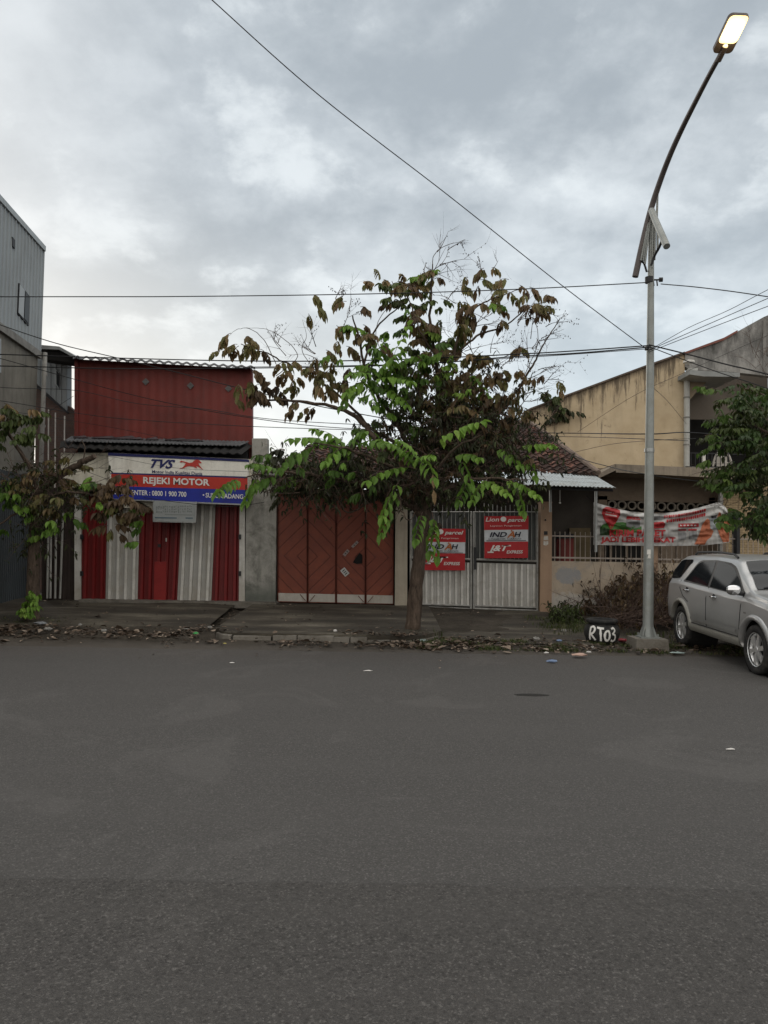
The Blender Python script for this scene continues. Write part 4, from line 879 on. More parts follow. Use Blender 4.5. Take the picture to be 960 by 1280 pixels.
# arm: pipe from low left, past the pole head, curving out over the road
def ap(u, v, Y): return P(u, v, Y)
arm = spline([ap(794, 346, 13.0), ap(803, 305, 13.0), ap(813, 264, 12.95), ap(825, 227, 12.75), ap(838, 193, 12.45), ap(853, 160, 12.1), ap(869, 128, 11.7), ap(885, 97, 11.3), ap(902, 66, 10.9)], 8)
mb = MB(); k = len(arm); mb.tube(arm, [lerp(.052, .036, min(1, max(0, i / k * 1.4 - .2))) for i in range(k)], 12); mb.build('arm', ARMM, B, smooth=True)
mb = MB(); mb.tube([ap(814.5, 263, 12.9), ap(819, 275, 12.7), ap(833.5, 308, 12.2)], .055, 12); mb.build('cross_pipe', STEELP, B, smooth=True)
mb = MB()
for (a, b) in (((813, 268), (806, 330)), ((810, 278), (804, 326)), ((816, 275), (815, 335)), ((819, 280), (818, 325)), ((822, 288), (822, 314)), ((808, 290), (801, 326)), ((822, 238), (821, 272))):
    mb.tube([ap(*a, 12.95), ap(*b, 12.95)], .019, 6)
mb.build('ornament_rods', STEELP, B)
mb = MB(); mb.tube(spline([ap(814, 332, 12.95), ap(818, 320, 12.9), ap(824, 309, 12.7), ap(828, 299, 12.5)], 4), .022, 6); mb.tube(spline([ap(796, 328, 13.0), ap(804, 328, 13.0), ap(808.5, 340, 13)], 4), .018, 6); mb.build('ornament_bracket', DARKM, B)
mb = MB(); mb.pbox([(808, 651), (812.5, 651), (812.5, 645), (808, 645)], YPole - .095, .01); mb.pbox([(808.5, 647 + 9), (812.5, 656), (812, 651), (809.5, 651.5)], YPole - .095, .01)
mb.v = [tuple(V(q) + (P(811.5, 692, YPole - .1) - P(810.5, 650, YPole - .1))) for q in mb.v]; mb.build('sticker', WHITEP, B)
# lamp head
hc = ap(902.5, 66, 10.9); hd = (ap(920, 30, 10.5) - hc); L = .56; hd.normalize(); hs = hd.cross(V((0, -.25, 1))).normalized(); hn = hs.cross(hd).normalized()
if hn.z < 0: hn = -hn
def hp3(a, s, h): return hc + hd * (a * L) + hs * (s * .145) + hn * h
def rr(a0, a1, s0, h, r_=.42):
    pts = []
    for ca, cs, st in ((a1 - .11, s0 - r_, 0), (a0 + .11, s0 - r_, 90), (a0 + .11, -s0 + r_, 180), (a1 - .11, -s0 + r_, 270)):
        for k in range(5):
            an = R(st + 90 * k / 4); pts.append(hp3(ca + .11 * math.cos(an), cs + r_ * math.sin(an), h))
    return pts
mb = MB(); mb.grid([rr(-.02, 1, 1, 0), rr(-.02, 1, 1.02, .045), rr(.02, .95, .75, .085)], closed=True); mb.face(rr(.02, .95, .75, .085)); mb.face(rr(-.02, 1, 1, 0)[::-1]); mb.tube([hc - hd * .12, hc + hd * .1], .045, 10); lh = mb.build('lamp_head', ARMM, B)
EM = NT('lamp_glow'); EM.b.inputs['Emission Color'].default_value = (1, .86, .50, 1); EM.b.inputs['Emission Strength'].default_value = 3.2; EM.b.inputs['Base Color'].default_value = (.9, .8, .6, 1)
mb = MB(); lr = rr(.36, .90, .70, -.014); mb.face(lr[::-1]); mb.grid([rr(.36, .90, .70, 0.002), lr], closed=True); mb.build('diffuser', EM.m, lh)
EMR = NT('lamp_fringe_glow'); EMR.b.inputs['Emission Color'].default_value = (1, .70, .25, 1); EMR.b.inputs['Emission Strength'].default_value = 1.5
mb = MB(); mb.grid([rr(.26, .99, .95, -.006), rr(.36, .90, .70, -.0135)], closed=True); mb.build('glow_fringe', EMR.m, lh)  # emissive ring added to imitate the warm fringe of light round the diffuser
EM2 = NT('lamp_glow_dim'); EM2.b.inputs['Emission Color'].default_value = (1, .6, .2, 1); EM2.b.inputs['Emission Strength'].default_value = 1.2
mb = MB(); mb.lathe([(0, -.03), (.03, -.022), (.04, 0)], hp3(.17, 0, 0), hn, 12); mb.build('sensor', EM2.m, lh)
ll = bpy.data.lights.new('lamp_light', 'POINT'); ll.energy = 8; ll.color = (1, .7, .35); ll.shadow_soft_size = .08; lo = bpy.data.objects.new('lamp_light', ll); COL.objects.link(lo); lo.location = hp3(.6, 0, -.12)

# ------------------------------------------------------------------ cables
def wire(label, pts, r_=.011, group='overhead cables', n=10):
    p3 = [P(*q) for q in pts]; mb = MB(); mb.tube(spline(p3, n), r_ * .8, 5); tag(mb.build('overhead_cable', WIRE, None, origin=p3[0]), label, 'cable', group)
yp = YPole - .09
wire('long thin cable slanting down across the sky to the lamp pole', [(200, -60, 9.0), (265, 0, 9.4), (400, 120, 10.4), (560, 244, 11.6), (700, 355, 12.5), (809, 437, yp)], .0095)
wire('single cable crossing the sky above the roofs, left of the lamp pole', [(-1100, 372, 13.5), (0, 371, yp), (240, 370.5, yp), (480, 367, yp), (660, 361, yp), (812, 353, yp)], .011)
wire('cable running from the bracket on the pole to the right edge', [(826, 355, yp), (880, 360, 12.4), (960, 371, 11.8), (1200, 410, 10), (2600, 560, 5)], .011)
wire('thick upper cable of the bundle running from tree to pole', [(-400, 430, 15.5), (0, 443, 15), (290, 451, 14.5), (480, 450, 14), (640, 443, 13.4), (720, 438.5, 13.1), (811, 432, yp)], .014)
wire('second cable of the bundle sagging just under the thick one', [(-400, 450, 15.5), (0, 457.5, 15), (180, 461, 14.8), (480, 457, 14), (640, 446, 13.4), (720, 441.5, 13.1), (811, 434, yp)], .014)
wire('third thin cable at the underside of the bundle', [(290, 459, 15), (480, 456, 14.2), (600, 450, 13.5), (700, 444, 13.1), (811, 436, yp)], .008)
wire('black drop cable from tall grey building down over red wall', [(-40, 392, 14), (0, 406, 14.5), (70, 429, 15), (143, 446.5, 15.5), (220, 465, 15.5), (303, 486, 15.3), (400, 508, 14.9), (520, 530, 14.5)], .012)
wire('cable sagging over red wall toward the tree, passing the middle vent', [(-40, 440, 15), (0, 448, 15.5), (93, 474, 16.5), (180, 497, 16.5), (280, 517, 16), (400, 533, 15.5), (560, 541, 15)], .010)
wire('lower cable on the red wall next to its sagging neighbour', [(-60, 470, 15), (0, 484, 15.5), (94, 488, 16.5), (172, 504.5, 16.5), (257, 511.5, 16), (350, 525, 15.5), (560, 536, 15)], .009)
wire('straight cable low on the red wall above the awning', [(-60, 497, 15), (0, 501, 15.5), (90, 515.5, 16.5), (172, 525, 16.3), (350, 534.5, 15.5), (600, 541, 14.8)], .009)
wire('thin slack cable just over the awning of the shop', [(0, 512, 15.5), (90, 526, 17), (170, 540, 17), (240, 556, 17.2)], .006)
wire('cable hanging in front of the shop signboard', [(80, 565, 17), (140, 571, 17), (220, 585, 17.05), (315, 590, 17)], .005)
wire('cable along the bottom of the shop signboard', [(180, 622, 17.1), (240, 630, 17.05), (290, 633, 17), (330, 628, 17)], .008)
wire('cable below the left end of awning', [(60, 575, 16.8), (110, 590, 16.6), (160, 610, 16.8)], .006)
wire('cable fixed across the ochre wall', [(660, 541, 18), (720, 541.5, 17), (810, 542.5, 13.2), (860, 540.5, 16), (930, 545, 18)], .013)
wire('thin cable sagging under the one across the ochre wall', [(660, 545, 18), (740, 546.5, 17), (810, 549, 13.2), (860, 551, 16)], .008)
wire('faint cable crossing the ochre wall to the balcony', [(715, 566, 18), (760, 556, 17), (808, 551, 13.3), (870, 548, 17)], .006)
wire('cable from tiled roof along the porch canopy to the pole', [(668, 532, 17), (715, 568, 16.5), (760, 583, 15), (808, 593, 13.2), (860, 600, 15), (930, 608, 16)], .010)
wire('heavy cable from pole running down right toward the tree', [(811, 431, yp), (860, 443, 12.7), (910, 456, 12.3), (960, 468, 12), (1200, 530, 11), (1700, 640, 9)], .015)
wire('thin cable under the heavy one right of the pole', [(811, 433, yp), (850, 448, 12.8), (900, 466, 12.4), (960, 486, 12), (1100, 540, 11)], .010)
wire('topmost of the thin lines fanning up to the right edge', [(811, 438, yp), (860, 410, 12.2), (910, 388, 11.4), (962, 361, 10.6), (1200, 240, 8), (2400, -400, 4)], .006)
wire('middle line of the fan rising to the right edge', [(811, 438, yp), (870, 412, 12.1), (962, 372, 10.6), (1200, 270, 8), (2400, -300, 4)], .007)
wire('lowest line of the fan rising to the right edge', [(811, 440, yp), (870, 417, 12.1), (962, 382, 10.6), (1200, 295, 8), (2400, -200, 4)], .007)
wire('thin line from the ochre wall rising past the grey gable', [(722, 540, 22.5), (790, 496, 20), (850, 468, 18), (962, 418, 14)], .006)
wire('thin line on the ochre wall falling right of the pole', [(811, 480, 13.0), (835, 502, 17), (858, 530, 22)], .006)
wire('short slack wire between tall building and red wall corner', [(30, 528, 17), (60, 515, 18), (92, 495, 18.3)], .007)

# ------------------------------------------------------------------ car
S = 1.0
carR = V((G(850, 804, .06).x, 13.25, .05)); carF = V((G(946, 842, 0).x, 10.62, 0))
cdir = (carF - carR); WB_ = 2.66; ch = cdir.copy(); ch.z = 0; ch.normalize(); clat = V((-ch.y, ch.x, 0))   # clat: to the car's left
# visible flank is the car's right side: centre lies to the car's left of the wheel line
TR = .80
mid = (carR + carF) / 2; cc = mid + clat * (TR - .03)
tilt = math.atan2(carF.z - carR.z, (carF - carR).length)
fwd3 = (ch * math.cos(tilt) + V((0, 0, math.sin(tilt)))).normalized(); up3 = fwd3.cross(clat); up3 = up3 if up3.z > 0 else -up3
zbase = mid.z
def CW(x, y, z): return V((cc.x, cc.y, zbase)) + fwd3 * x + clat * (-y) + up3 * z     # y>0 = car's right side (visible)
def ip(tab, x):
    if x <= tab[0][0]: return tab[0][1]
    for (a, va), (b, vb) in zip(tab, tab[1:]):
        if x <= b:
            t = (x - a) / (b - a); t = t * t * (3 - 2 * t) * .35 + t * .65; return lerp(va, vb, t)
    return tab[-1][1]
# x from tail (-2.2) to nose (2.12)
TOP = [(-2.2, .95), (-2.14, 1.06), (-2.02, 1.18), (-1.74, 1.47), (-1.6, 1.54), (-1.1, 1.575), (-.3, 1.59), (.2, 1.575), (.42, 1.54), (.75, 1.35), (1.12, 1.13), (1.25, 1.09), (1.7, 1.04), (1.95, .95), (2.08, .80), (2.12, .66)]
BELT = [(-2.2, .90), (-1.9, 1.08), (-1.5, 1.10), (-.5, 1.06), (.6, 1.02), (1.12, 1.02), (1.6, .97), (1.95, .86), (2.12, .60)]
WID = [(-2.2, .70), (-2.12, .78), (-1.9, .835), (-1.3, .85), (0, .85), (1.3, .85), (1.75, .83), (2.0, .74), (2.12, .60)]
BOT = [(-2.2, .48), (-1.95, .40), (-1.6, .33), (1.6, .33), (1.95, .34), (2.12, .42)]
def section(x):
    top, bl, w, bt = ip(TOP, x), ip(BELT, x), ip(WID, x), ip(BOT, x)
    bl = min(bl, top - .035); gh = top - bl; k = .34
    ry = w * .95 - gh * k
    pts = [(0, bt), (w * .6, bt), (w * .93, bt), (w * .985, bt + .05), (w * .985, bt + .12), (w, lerp(bt, bl, .38)), (w * 1.0, lerp(bt, bl, .60)), (w * .995, lerp(bt, bl, .78)), (w * .985, bl - .05), (w * .955, bl)]
    g = [(lerp(w * .95, ry, .02), bl + gh * .02), (lerp(w * .95, ry, .3), bl + gh * .3), (lerp(w * .95, ry, .6), bl + gh * .6), (lerp(w * .95, ry, .84), bl + gh * .86), (ry - .035, bl + gh * .945), (ry - .10, bl + gh * .985), (ry * .6, top + .006), (0, top + .012)]
    return pts + g
def flank(x, h, o=0.0):
    """point on the visible flank at length x and height h"""
    s = section(x); s2 = s[2:-3]
    for (y0, z0), (y1, z1) in zip(s2, s2[1:]):
        if z0 <= h <= z1 and z1 > z0:
            t = (h - z0) / (z1 - z0); y = lerp(y0, y1, t); nn = V((z1 - z0, -(y1 - y0), 0)).normalized()
            return (x, y + nn.x * o, h + nn.y * o)
    return (x, s2[-1][0] + o * .6, s2[-1][1] + o * .6)
wheels = [(-WB_ / 2, .34), (WB_ / 2, .34)]
xs_ = sorted(set([lerp(-2.2, 2.12, i / 108) for i in range(109)]))
xs_ = [-2.2, -2.17, -2.14] + [x for x in xs_ if x > -2.11]
mb = MB(); secs = [section(x) for x in xs_]
def inarch(x, z, r_=.415): return any((x - wx) ** 2 + (z - wz) ** 2 < r_ * r_ for wx, wz in wheels)
for side in (1, -1):
    for i in range(len(xs_) - 1):
        A_, B_ = secs[i], secs[i + 1]
        for j in range(len(A_) - 1):
            # fine subdivision of the lower flank so that arches cut cleanly
            sub = 6 if 2 <= j <= 8 else 1
            for q in range(sub):
                t0_, t1_ = q / sub, (q + 1) / sub
                a0 = (xs_[i], lerp(A_[j][0], A_[j + 1][0], t0_), lerp(A_[j][1], A_[j + 1][1], t0_)); a1 = (xs_[i], lerp(A_[j][0], A_[j + 1][0], t1_), lerp(A_[j][1], A_[j + 1][1], t1_))
                b0 = (xs_[i + 1], lerp(B_[j][0], B_[j + 1][0], t0_), lerp(B_[j][1], B_[j + 1][1], t0_)); b1 = (xs_[i + 1], lerp(B_[j][0], B_[j + 1][0], t1_), lerp(B_[j][1], B_[j + 1][1], t1_))
                zc_ = (a0[2] + b1[2]) / 2; xc_ = (a0[0] + b1[0]) / 2
                if (j <= 8) and inarch(xc_, zc_) and (j > 0): continue
                mb.face([CW(p[0], p[1] * side, p[2]) for p in ((a0, b0, b1, a1) if side > 0 else (a0, a1, b1, b0))])
for x, s_ in ((xs_[0], secs[0]), (xs_[-1], secs[-1])):
    mb.face([CW(x, y, z) for y, z in s_] + [CW(x, -y, z) for y, z in s_[::-1][1:-1]])
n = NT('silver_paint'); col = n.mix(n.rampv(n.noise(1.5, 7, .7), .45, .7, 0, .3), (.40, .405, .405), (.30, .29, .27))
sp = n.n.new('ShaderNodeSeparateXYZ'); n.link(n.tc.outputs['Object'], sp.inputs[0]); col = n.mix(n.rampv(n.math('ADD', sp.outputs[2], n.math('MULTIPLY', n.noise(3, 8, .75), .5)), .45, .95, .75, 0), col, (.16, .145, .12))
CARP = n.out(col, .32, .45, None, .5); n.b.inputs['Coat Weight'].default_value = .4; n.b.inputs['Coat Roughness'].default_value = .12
CART = flat('beige_cladding', (.33, .32, .285), .45, .3)
RUB = NT('tyre_rubber'); RUB = RUB.out(RUB.mix(RUB.rampv(RUB.noise(12, 6, .7), .45, .7), (.022, .022, .022), (.06, .056, .05)), .85, 0, None, .2)
CHR = NT('chrome').out((.7, .7, .7), .12, 1)
RIMM = NT('alloy').out((.75, .75, .74), .35, .75)
GLS = NT('car_glass').out((.010, .012, .014), .06, 0, None, .22)
CAR = thing('parked_car', 'silver sport utility car parked nose to the road beside the lamp pole', 'car', (cc.x, cc.y, zbase))
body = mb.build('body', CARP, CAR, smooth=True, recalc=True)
SEAM = flat('seam_black', (.01, .01, .01)); BLK = flat('car_black_trim', (.018, .018, .019), .4)
def patch(name, cols, m, o=.006, nr=6, parent=None, side=1):
    """cols = [(x, zlow, zhigh)] on the flank surface"""
    mb = MB(); rows = []
    for x, a, b in cols: rows.append([CW(*(lambda p: (p[0], p[1] * side, p[2]))(flank(x, lerp(a, b, k / nr), o))) for k in range(nr + 1)])
    mb.grid(rows); return mb.build(name, m, parent or CAR, smooth=True)
def wincols(pts_top, pts_bot, x0, x1, n_=14):
    return [(x, ip(pts_bot, x), ip(pts_top, x)) for x in [lerp(x0, x1, i / n_) for i in range(n_ + 1)]]
gt = [(-1.95, 1.16), (-1.72, 1.36), (-1.5, 1.545), (-1.38, 1.57), (-.3, 1.615), (.2, 1.59), (.36, 1.54), (.6, 1.36), (.98, 1.08), (1.0, 1.06)]
gb = [(-2.0, 1.14), (-1.2, 1.12), (-.3, 1.085), (.6, 1.05), (1.0, 1.045)]
gb2 = [(-2.0, 1.14), (-1.42, 1.14), (-1.2, 1.125), (.6, 1.05), (1.0, 1.045)]
for sd_ in (1, -1):
    # black surround then the panes
    rdt = [(-1.24, 1.12), (-1.16, 1.20), (-.92, 1.42), (-.78, 1.455), (-.28, 1.48)]
    patch('window_surround', wincols([(-1.30, 1.11), (-.93, 1.45), (-.8, 1.48), (-.3, 1.50), (.2, 1.48), (.38, 1.44), (.96, 1.08)], [(-1.5, 1.10), (-.3, 1.07), (.6, 1.04), (1, 1.035)], -1.29, .95, 40), BLK, .004, 6, None, sd_)
    patch('rear_door_window', wincols(rdt, gb, -1.21, -.31), GLS, .007, 6, None, sd_)
    patch('front_door_window', wincols([(-.24, 1.48), (.15, 1.455), (.33, 1.42), (.62, 1.26), (.84, 1.11)], gb, -.23, .82), GLS, .007, 6, None, sd_)
    patch('quarter_window', wincols([(-2.0, 1.16), (-1.86, 1.29), (-1.68, 1.43), (-1.55, 1.46), (-1.2, 1.475), (-1.14, 1.46)], [(-2, 1.12), (-1.8, 1.12), (-1.5, 1.14), (-1.2, 1.42), (-1.1, 1.45)], -1.95, -1.18), GLS, .007, 6, None, sd_)
def seam(pts, w_=.006, name='door_seam', m=SEAM, o=.003):
    mb = MB(); mb.tube([CW(*flank(x, z, o)) for x, z in pts], w_, 4); return mb.build(name, m, CAR)
seam([(-.27, 1.10), (-.27, .9), (-.27, .6), (-.26, .46)]); seam([(.93, 1.05), (.92, .9), (.90, .7), (.86, .5), (.82, .44)]); seam([(-1.40, 1.11), (-1.36, .98), (-1.22, .86), (-1.0, .78)]); seam([(-.9, .45), (-.3, .45), (.3, .45), (.82, .45)])
mb = MB(); cols = [(x, .50, .56) for x in [lerp(-.86, .80, i / 12) for i in range(13)]]
patch('side_moulding', cols, CARP, .022, 3)
patch('sill', [(x, .34, .44) for x in [lerp(-.92, .93, i / 14) for i in range(15)]], CART, .035, 4)
for wx, wz in wheels:
    for sd_ in (1, -1):
        mb = MB(); rows = []
        for k in range(21):
            a = R(-12 + 204 * k / 20); r1_, r2_ = .405, .475
            pin_ = (wx + r1_ * math.cos(a), wz + r1_ * math.sin(a)); pou = (wx + r2_ * math.cos(a), wz + r2_ * math.sin(a)); pm_ = (wx + (r1_ + .045) * math.cos(a), wz + (r1_ + .045) * math.sin(a))
            fl = lambda p, o: (lambda q: (q[0], q[1] * sd_, q[2]))(flank(p[0], max(.335, p[1]), o))
            q0 = fl(pin_, .03); rows.append([CW(q0[0], q0[1] - .08 * sd_, q0[2]), CW(*q0), CW(*fl(pm_, .034)), CW(*fl(pou, -.002))])
        mb.grid(rows); mb.build('arch_flare', CARP if wx > 0 else CART, CAR, smooth=True)
    mb = MB(); prf = [(.415, -.02), (.415, .5)]
    mb.lathe([(.425, .0), (.425, .45)], CW(wx, .80, wz + .02), CW(0, 0, 0) - CW(0, 1, 0), 32); mb.face([CW(wx + .425 * math.cos(t), .36, wz + .02 + .425 * math.sin(t)) for t in [2 * math.pi * k / 24 for k in range(24)]]); mb.build('wheel_well', BLACKV, CAR)
for wx, wz in wheels:
    for sd_ in (1, -1):
        ax = (CW(0, sd_, 0) - CW(0, 0, 0)); c = CW(wx, .80 * sd_, wz)
        hub = bpy.data.objects.new('wheel', None); COL.objects.link(hub); hub.parent = CAR; hub.location = c - CAR.location
        mb = MB(); mb.lathe([(.20, -.20), (.315, -.20), (.335, -.17), (.342, -.10), (.342, -.02), (.333, .025), (.315, .042), (.26, .038), (.225, .02), (.215, -.02)], c, ax, 40)
        mb.build('tyre', RUB, hub, smooth=True)
        mb = MB(); mb.lathe([(.222, .022), (.232, .03), (.226, .012), (.205, -.03), (.2, -.14)], c, ax, 40); mb.lathe([(0, .022), (.04, .02), (.055, .005), (.06, -.02)], c, ax, 20)
        a0 = (CW(1, 0, 0) - CW(0, 0, 0)); b0 = (CW(0, 0, 1) - CW(0, 0, 0))
        for k in range(6):
            a = R(60 * k + 15); d = a0 * math.cos(a) + b0 * math.sin(a); e = a0 * -math.sin(a) + b0 * math.cos(a)
            mb.prism([c + d * .04 + e * .026 + ax * .016, c + d * .215 + e * .034 + ax * .012, c + d * .215 - e * .034 + ax * .012, c + d * .04 - e * .026 + ax * .016], ax * -.035)
        mb.build('rim', RIMM, hub)
        mb = MB(); mb.lathe([(0, -.06), (.2, -.06)], c, ax, 24); mb.build('brake_disc', BLK, hub)
for x in (-.42 - .62, .02):
    mb = MB(); h_ = .965 if x < -.5 else .94
    mb.tube([CW(*flank(x - .09, h_, .012)), CW(*flank(x - .06, h_, .035)), CW(*flank(x + .07, h_, .035)), CW(*flank(x + .10, h_, .012))], .016, 8); dh = mb.build('door_handle', CHR, CAR, smooth=True)
    mb = MB(); mb.lathe([(0, -.004), (.05, -.002), (.052, .002)], CW(*flank(x, h_, .004)), CW(0, 1, 0) - CW(0, 0, 0), 16); mb.build('handle_cup', BLK, dh)
mb = MB(); mc = CW(.93, .95, 1.12); sx3, sy3, sz3 = (CW(1, 0, 0) - CW(0, 0, 0)), (CW(0, 1, 0) - CW(0, 0, 0)), (CW(0, 0, 1) - CW(0, 0, 0))
rows = []
for i in range(9):
    th = math.pi * i / 8; rows.append([mc + sy3 * (-.10 * math.cos(th)) + (sx3 * (.05 * math.cos(ph)) + sz3 * (.075 * math.sin(ph))) * (max(.02, math.sin(th)) ** .6) for ph in [2 * math.pi * k / 16 for k in range(16)]])
mb.grid(rows, closed=True); mi = mb.build('wing_mirror', CHR, CAR, smooth=True)
mb = MB(); mb.tube([CW(.90, .78, 1.06), CW(.92, .90, 1.08)], .03, 8); mb.build('mirror_arm', BLK, mi)
mb = MB(); ct = [(-1.44, 1.60), (-1, 1.66), (0, 1.69), (.2, 1.67)]
for sd_ in (1, -1):
    mb = MB(); mb.tube([CW(x, sd_ * (.575), z) for x, z in ((-1.35, 1.56), (-1.25, 1.60), (-.5, 1.625), (.1, 1.61), (.25, 1.56))], .018, 8); mb.build('roof_rail', BLK, CAR, smooth=True)
# windscreen and rear glass
def across(name, x0, x1, wk, m, o=.006, z=1):
    mb = MB(); rows = []
    for i in range(13):
        x = lerp(x0, x1, i / 12); s_ = section(x); ymax = s_[-4][0] * wk
        row = []
        for k in range(17):
            y = lerp(-ymax, ymax, k / 16); tp = s_[-1][1]; ya, za = s_[-4][0] + .035, s_[-4][1]
            zz_ = tp + (za - tp) * (abs(y) / ya) ** 3.2
            row.append(CW(x + o * z * .8, y, zz_ + o))
        rows.append(row)
    mb.grid(rows); return mb.build(name, m, CAR, smooth=True)
across('windscreen', 1.10, .47, .94, GLS, .012); across('rear_window', -1.98, -1.62, .9, GLS, .010, -1)
mb = MB(); mb.prism([CW(1.13, -.62, 1.10), CW(1.13, .62, 1.10), CW(1.05, .60, 1.145), CW(1.05, -.60, 1.145)], up3 * .012); mb.build('wiper_cowl', BLK, CAR)
for y0_, y1_ in ((-.5, .05), (.1, .6)):
    mb = MB(); mb.tube([CW(1.10, y1_, 1.17), CW(.98, y0_, 1.27)], .008, 5); mb.build('wiper', BLK, CAR)
for sd_ in (1, -1):
    patch('headlight', [(x, .70, .86) for x in [lerp(1.72, 2.05, i / 6) for i in range(7)]], NT('headlamp_glass').out((.5, .52, .54), .08, .2), .01, 4, None, sd_)
    patch('tail_light', [(x, .88, 1.12) for x in [lerp(-2.12, -1.98, i / 4) for i in range(5)]], NT('tail_red').out((.3, .01, .01), .15), .01, 4, None, sd_)
patch('indicator', [(x, .80, .825) for x in (1.02, 1.06, 1.10)], flat('badge_grey', (.2, .19, .18)), .006, 2)
mb = MB(); mb.box((0, 0, 0), (.1, .1, .1)); mb = MB(); mb.prism([CW(2.125, -.45, .62), CW(2.125, .45, .62), CW(2.10, .42, .80), CW(2.10, -.42, .80)], fwd3 * .02); mb.build('grille', BLK, CAR)
mb = MB(); mb.tube([CW(1.13, .70, 1.07), CW(1.3, .735, 1.05), CW(1.75, .70, .99)], .005, 4); mb.build('bonnet_seam', SEAM, CAR)

# ------------------------------------------------------------------ tyre planter RT03
tc_ = G(758.5, 804, .08); tc_.y += .30; tc_.z = gz(tc_.x, tc_.y) + .0
B = thing('tyre_planter', 'black tyre bollard lying flat with RT03 painted in white', 'tyre', tc_)
H = .40
mb = MB(); mb.lathe([(.16, .0), (.19, 0), (.235, .02), (.272, .07), (.294, .13), (.302, .18), (.298, .235), (.278, .285), (.245, .32), (.19, .335), (.17, .30), (.17, .1)], tc_, (0, 0, 1), 40); mb.build('tyre', RUB, B, smooth=True)
mb = MB(); mb.lathe([(.18, .345), (.235, .345), (.262, .36), (.268, .385), (.26, .41), (.235, .418), (.2, .412), (.19, .36)], tc_, (0, 0, 1), 40); mb.build('upper_tyre', RUB, B, smooth=True)
mb = MB()
for k in range(44):
    a = 2 * math.pi * k / 44; d = V((math.cos(a), math.sin(a), 0)); e = V((-math.sin(a), math.cos(a), 0)); c = tc_ + d * .272
    mb.prism([c + e * .012 + V((0, 0, .045)) - d * .02, c + e * .012 + V((0, 0, .09)) - d * .008, c - e * .012 + V((0, 0, .09)) - d * .008, c - e * .012 + V((0, 0, .045)) - d * .02], d * .012)
mb.build('tread', RUB, B)
def cyl(u, v):
    # letters painted around the front of the tyre; u,v in metres of arc / height
    a = -math.pi / 2 - .42 + (u + .06) / .303; rr_ = .3075 - 2.3 * max(0, v - .20) ** 2 - 2.0 * max(0, .16 - v) ** 2; return tc_ + V((rr_ * math.cos(a), rr_ * math.sin(a), v))
mb = MB()
def stroke(pts, w_=.017):
    q = spline([V((a, b, 0)) for a, b in pts], 6); rows = []
    for i, p in enumerate(q):
        d = (q[min(i + 1, len(q) - 1)] - q[max(i - 1, 0)]).normalized(); nn_ = V((-d.y, d.x, 0)) * w_ * (1 + .35 * nz(i * .7, pts[0][0] * 9))
        rows.append([cyl(*(p + nn_ * k).xy) for k in (1, .33, -.33, -1)])
    mb.grid(rows)
stroke([(-.235, .07), (-.23, .15), (-.22, .235), (-.215, .29)]); stroke([(-.225, .28), (-.17, .30), (-.135, .26), (-.16, .20), (-.215, .17)]); stroke([(-.205, .17), (-.17, .13), (-.125, .07)])
stroke([(-.10, .29), (-.05, .28), (.02, .275)]); stroke([(-.04, .275), (-.035, .17), (-.03, .06)])
stroke([(.075, .24), (.04, .20), (.035, .12), (.065, .07), (.105, .10), (.115, .17), (.10, .23), (.072, .24)]); stroke([(.15, .27), (.195, .285), (.215, .24), (.175, .19), (.165, .18)]); stroke([(.17, .185), (.22, .16), (.22, .09), (.18, .06), (.145, .08)])
mb.build('lettering', SWT, B)

# ------------------------------------------------------------------ vegetation helpers
def leaf(mb, p, d, nrm, L, w_, t, droop=.25, fold=.25):
    d = d.normalized(); s = d.cross(nrm)
    if s.length < 1e-4: s = d.orthogonal()
    s.normalize(); nn = s.cross(d).normalized()
    g = V((0, 0, -1)); q1 = p + d * L * .35 + g * droop * L * .10; q2 = p + d * L * .72 + g * droop * L * .38; tip = p + d * L * .98 + g * droop * L * .8
    n0 = len(mb.v); up_ = nn * w_ * fold
    mb.v += [tuple(p), tuple(q1 + s * w_ * .5 + up_), tuple(q1), tuple(q1 - s * w_ * .5 + up_), tuple(q2 + s * w_ * .40 + up_), tuple(q2), tuple(q2 - s * w_ * .40 + up_), tuple(tip)]
    for f in ((0, 2, 1), (0, 3, 2), (1, 2, 5, 4), (2, 3, 6, 5), (4, 5, 7), (5, 6, 7)): mb.f.append(tuple(n0 + i for i in f)); mb.t.append(t)
def rv(): 
    return V((random.gauss(0, 1), random.gauss(0, 1), random.gauss(0, 1))).normalized()
def frond(lm, tm, p, d, L, nl, ll_, lw, t, hang=.5, droop=.5, tv=.12):
    pts = []; q = V(p); dd = V(d).normalized(); st = L / nl
    for i in range(nl + 1): pts.append(q.copy()); q = q + dd * st; dd = (dd + V((0, 0, -droop / nl)) + rv() * .03).normalized()
    if tm is not None: tm.tube(pts, [lerp(.007, .002, i / nl) for i in range(nl + 1)], 3, cap=False)
    for i in range(1, nl + 1):
        ax = (pts[i] - pts[i - 1]).normalized(); s = ax.cross(V((0, 0, 1)));
        if s.length < .05: s = V((1, 0, 0))
        s.normalize(); k = (1 - abs(i / nl - .45) * .7)
        for sg in (-1, 1):
            if random.random() < .06: continue
            dl = (s * sg * (1 - hang * .8) + ax * .35 + V((0, 0, -hang)) + rv() * .22).normalized()
            leaf(lm, pts[i], dl, (V((0, 0, 1)) + s * sg * hang + rv() * .2).normalized(), ll_ * k * random.uniform(.8, 1.15), lw * random.uniform(.85, 1.1), min(1, max(0, t + random.uniform(-tv, tv))), .5)
    leaf(lm, pts[-1], dd, V((0, 0, 1)), ll_, lw, t)
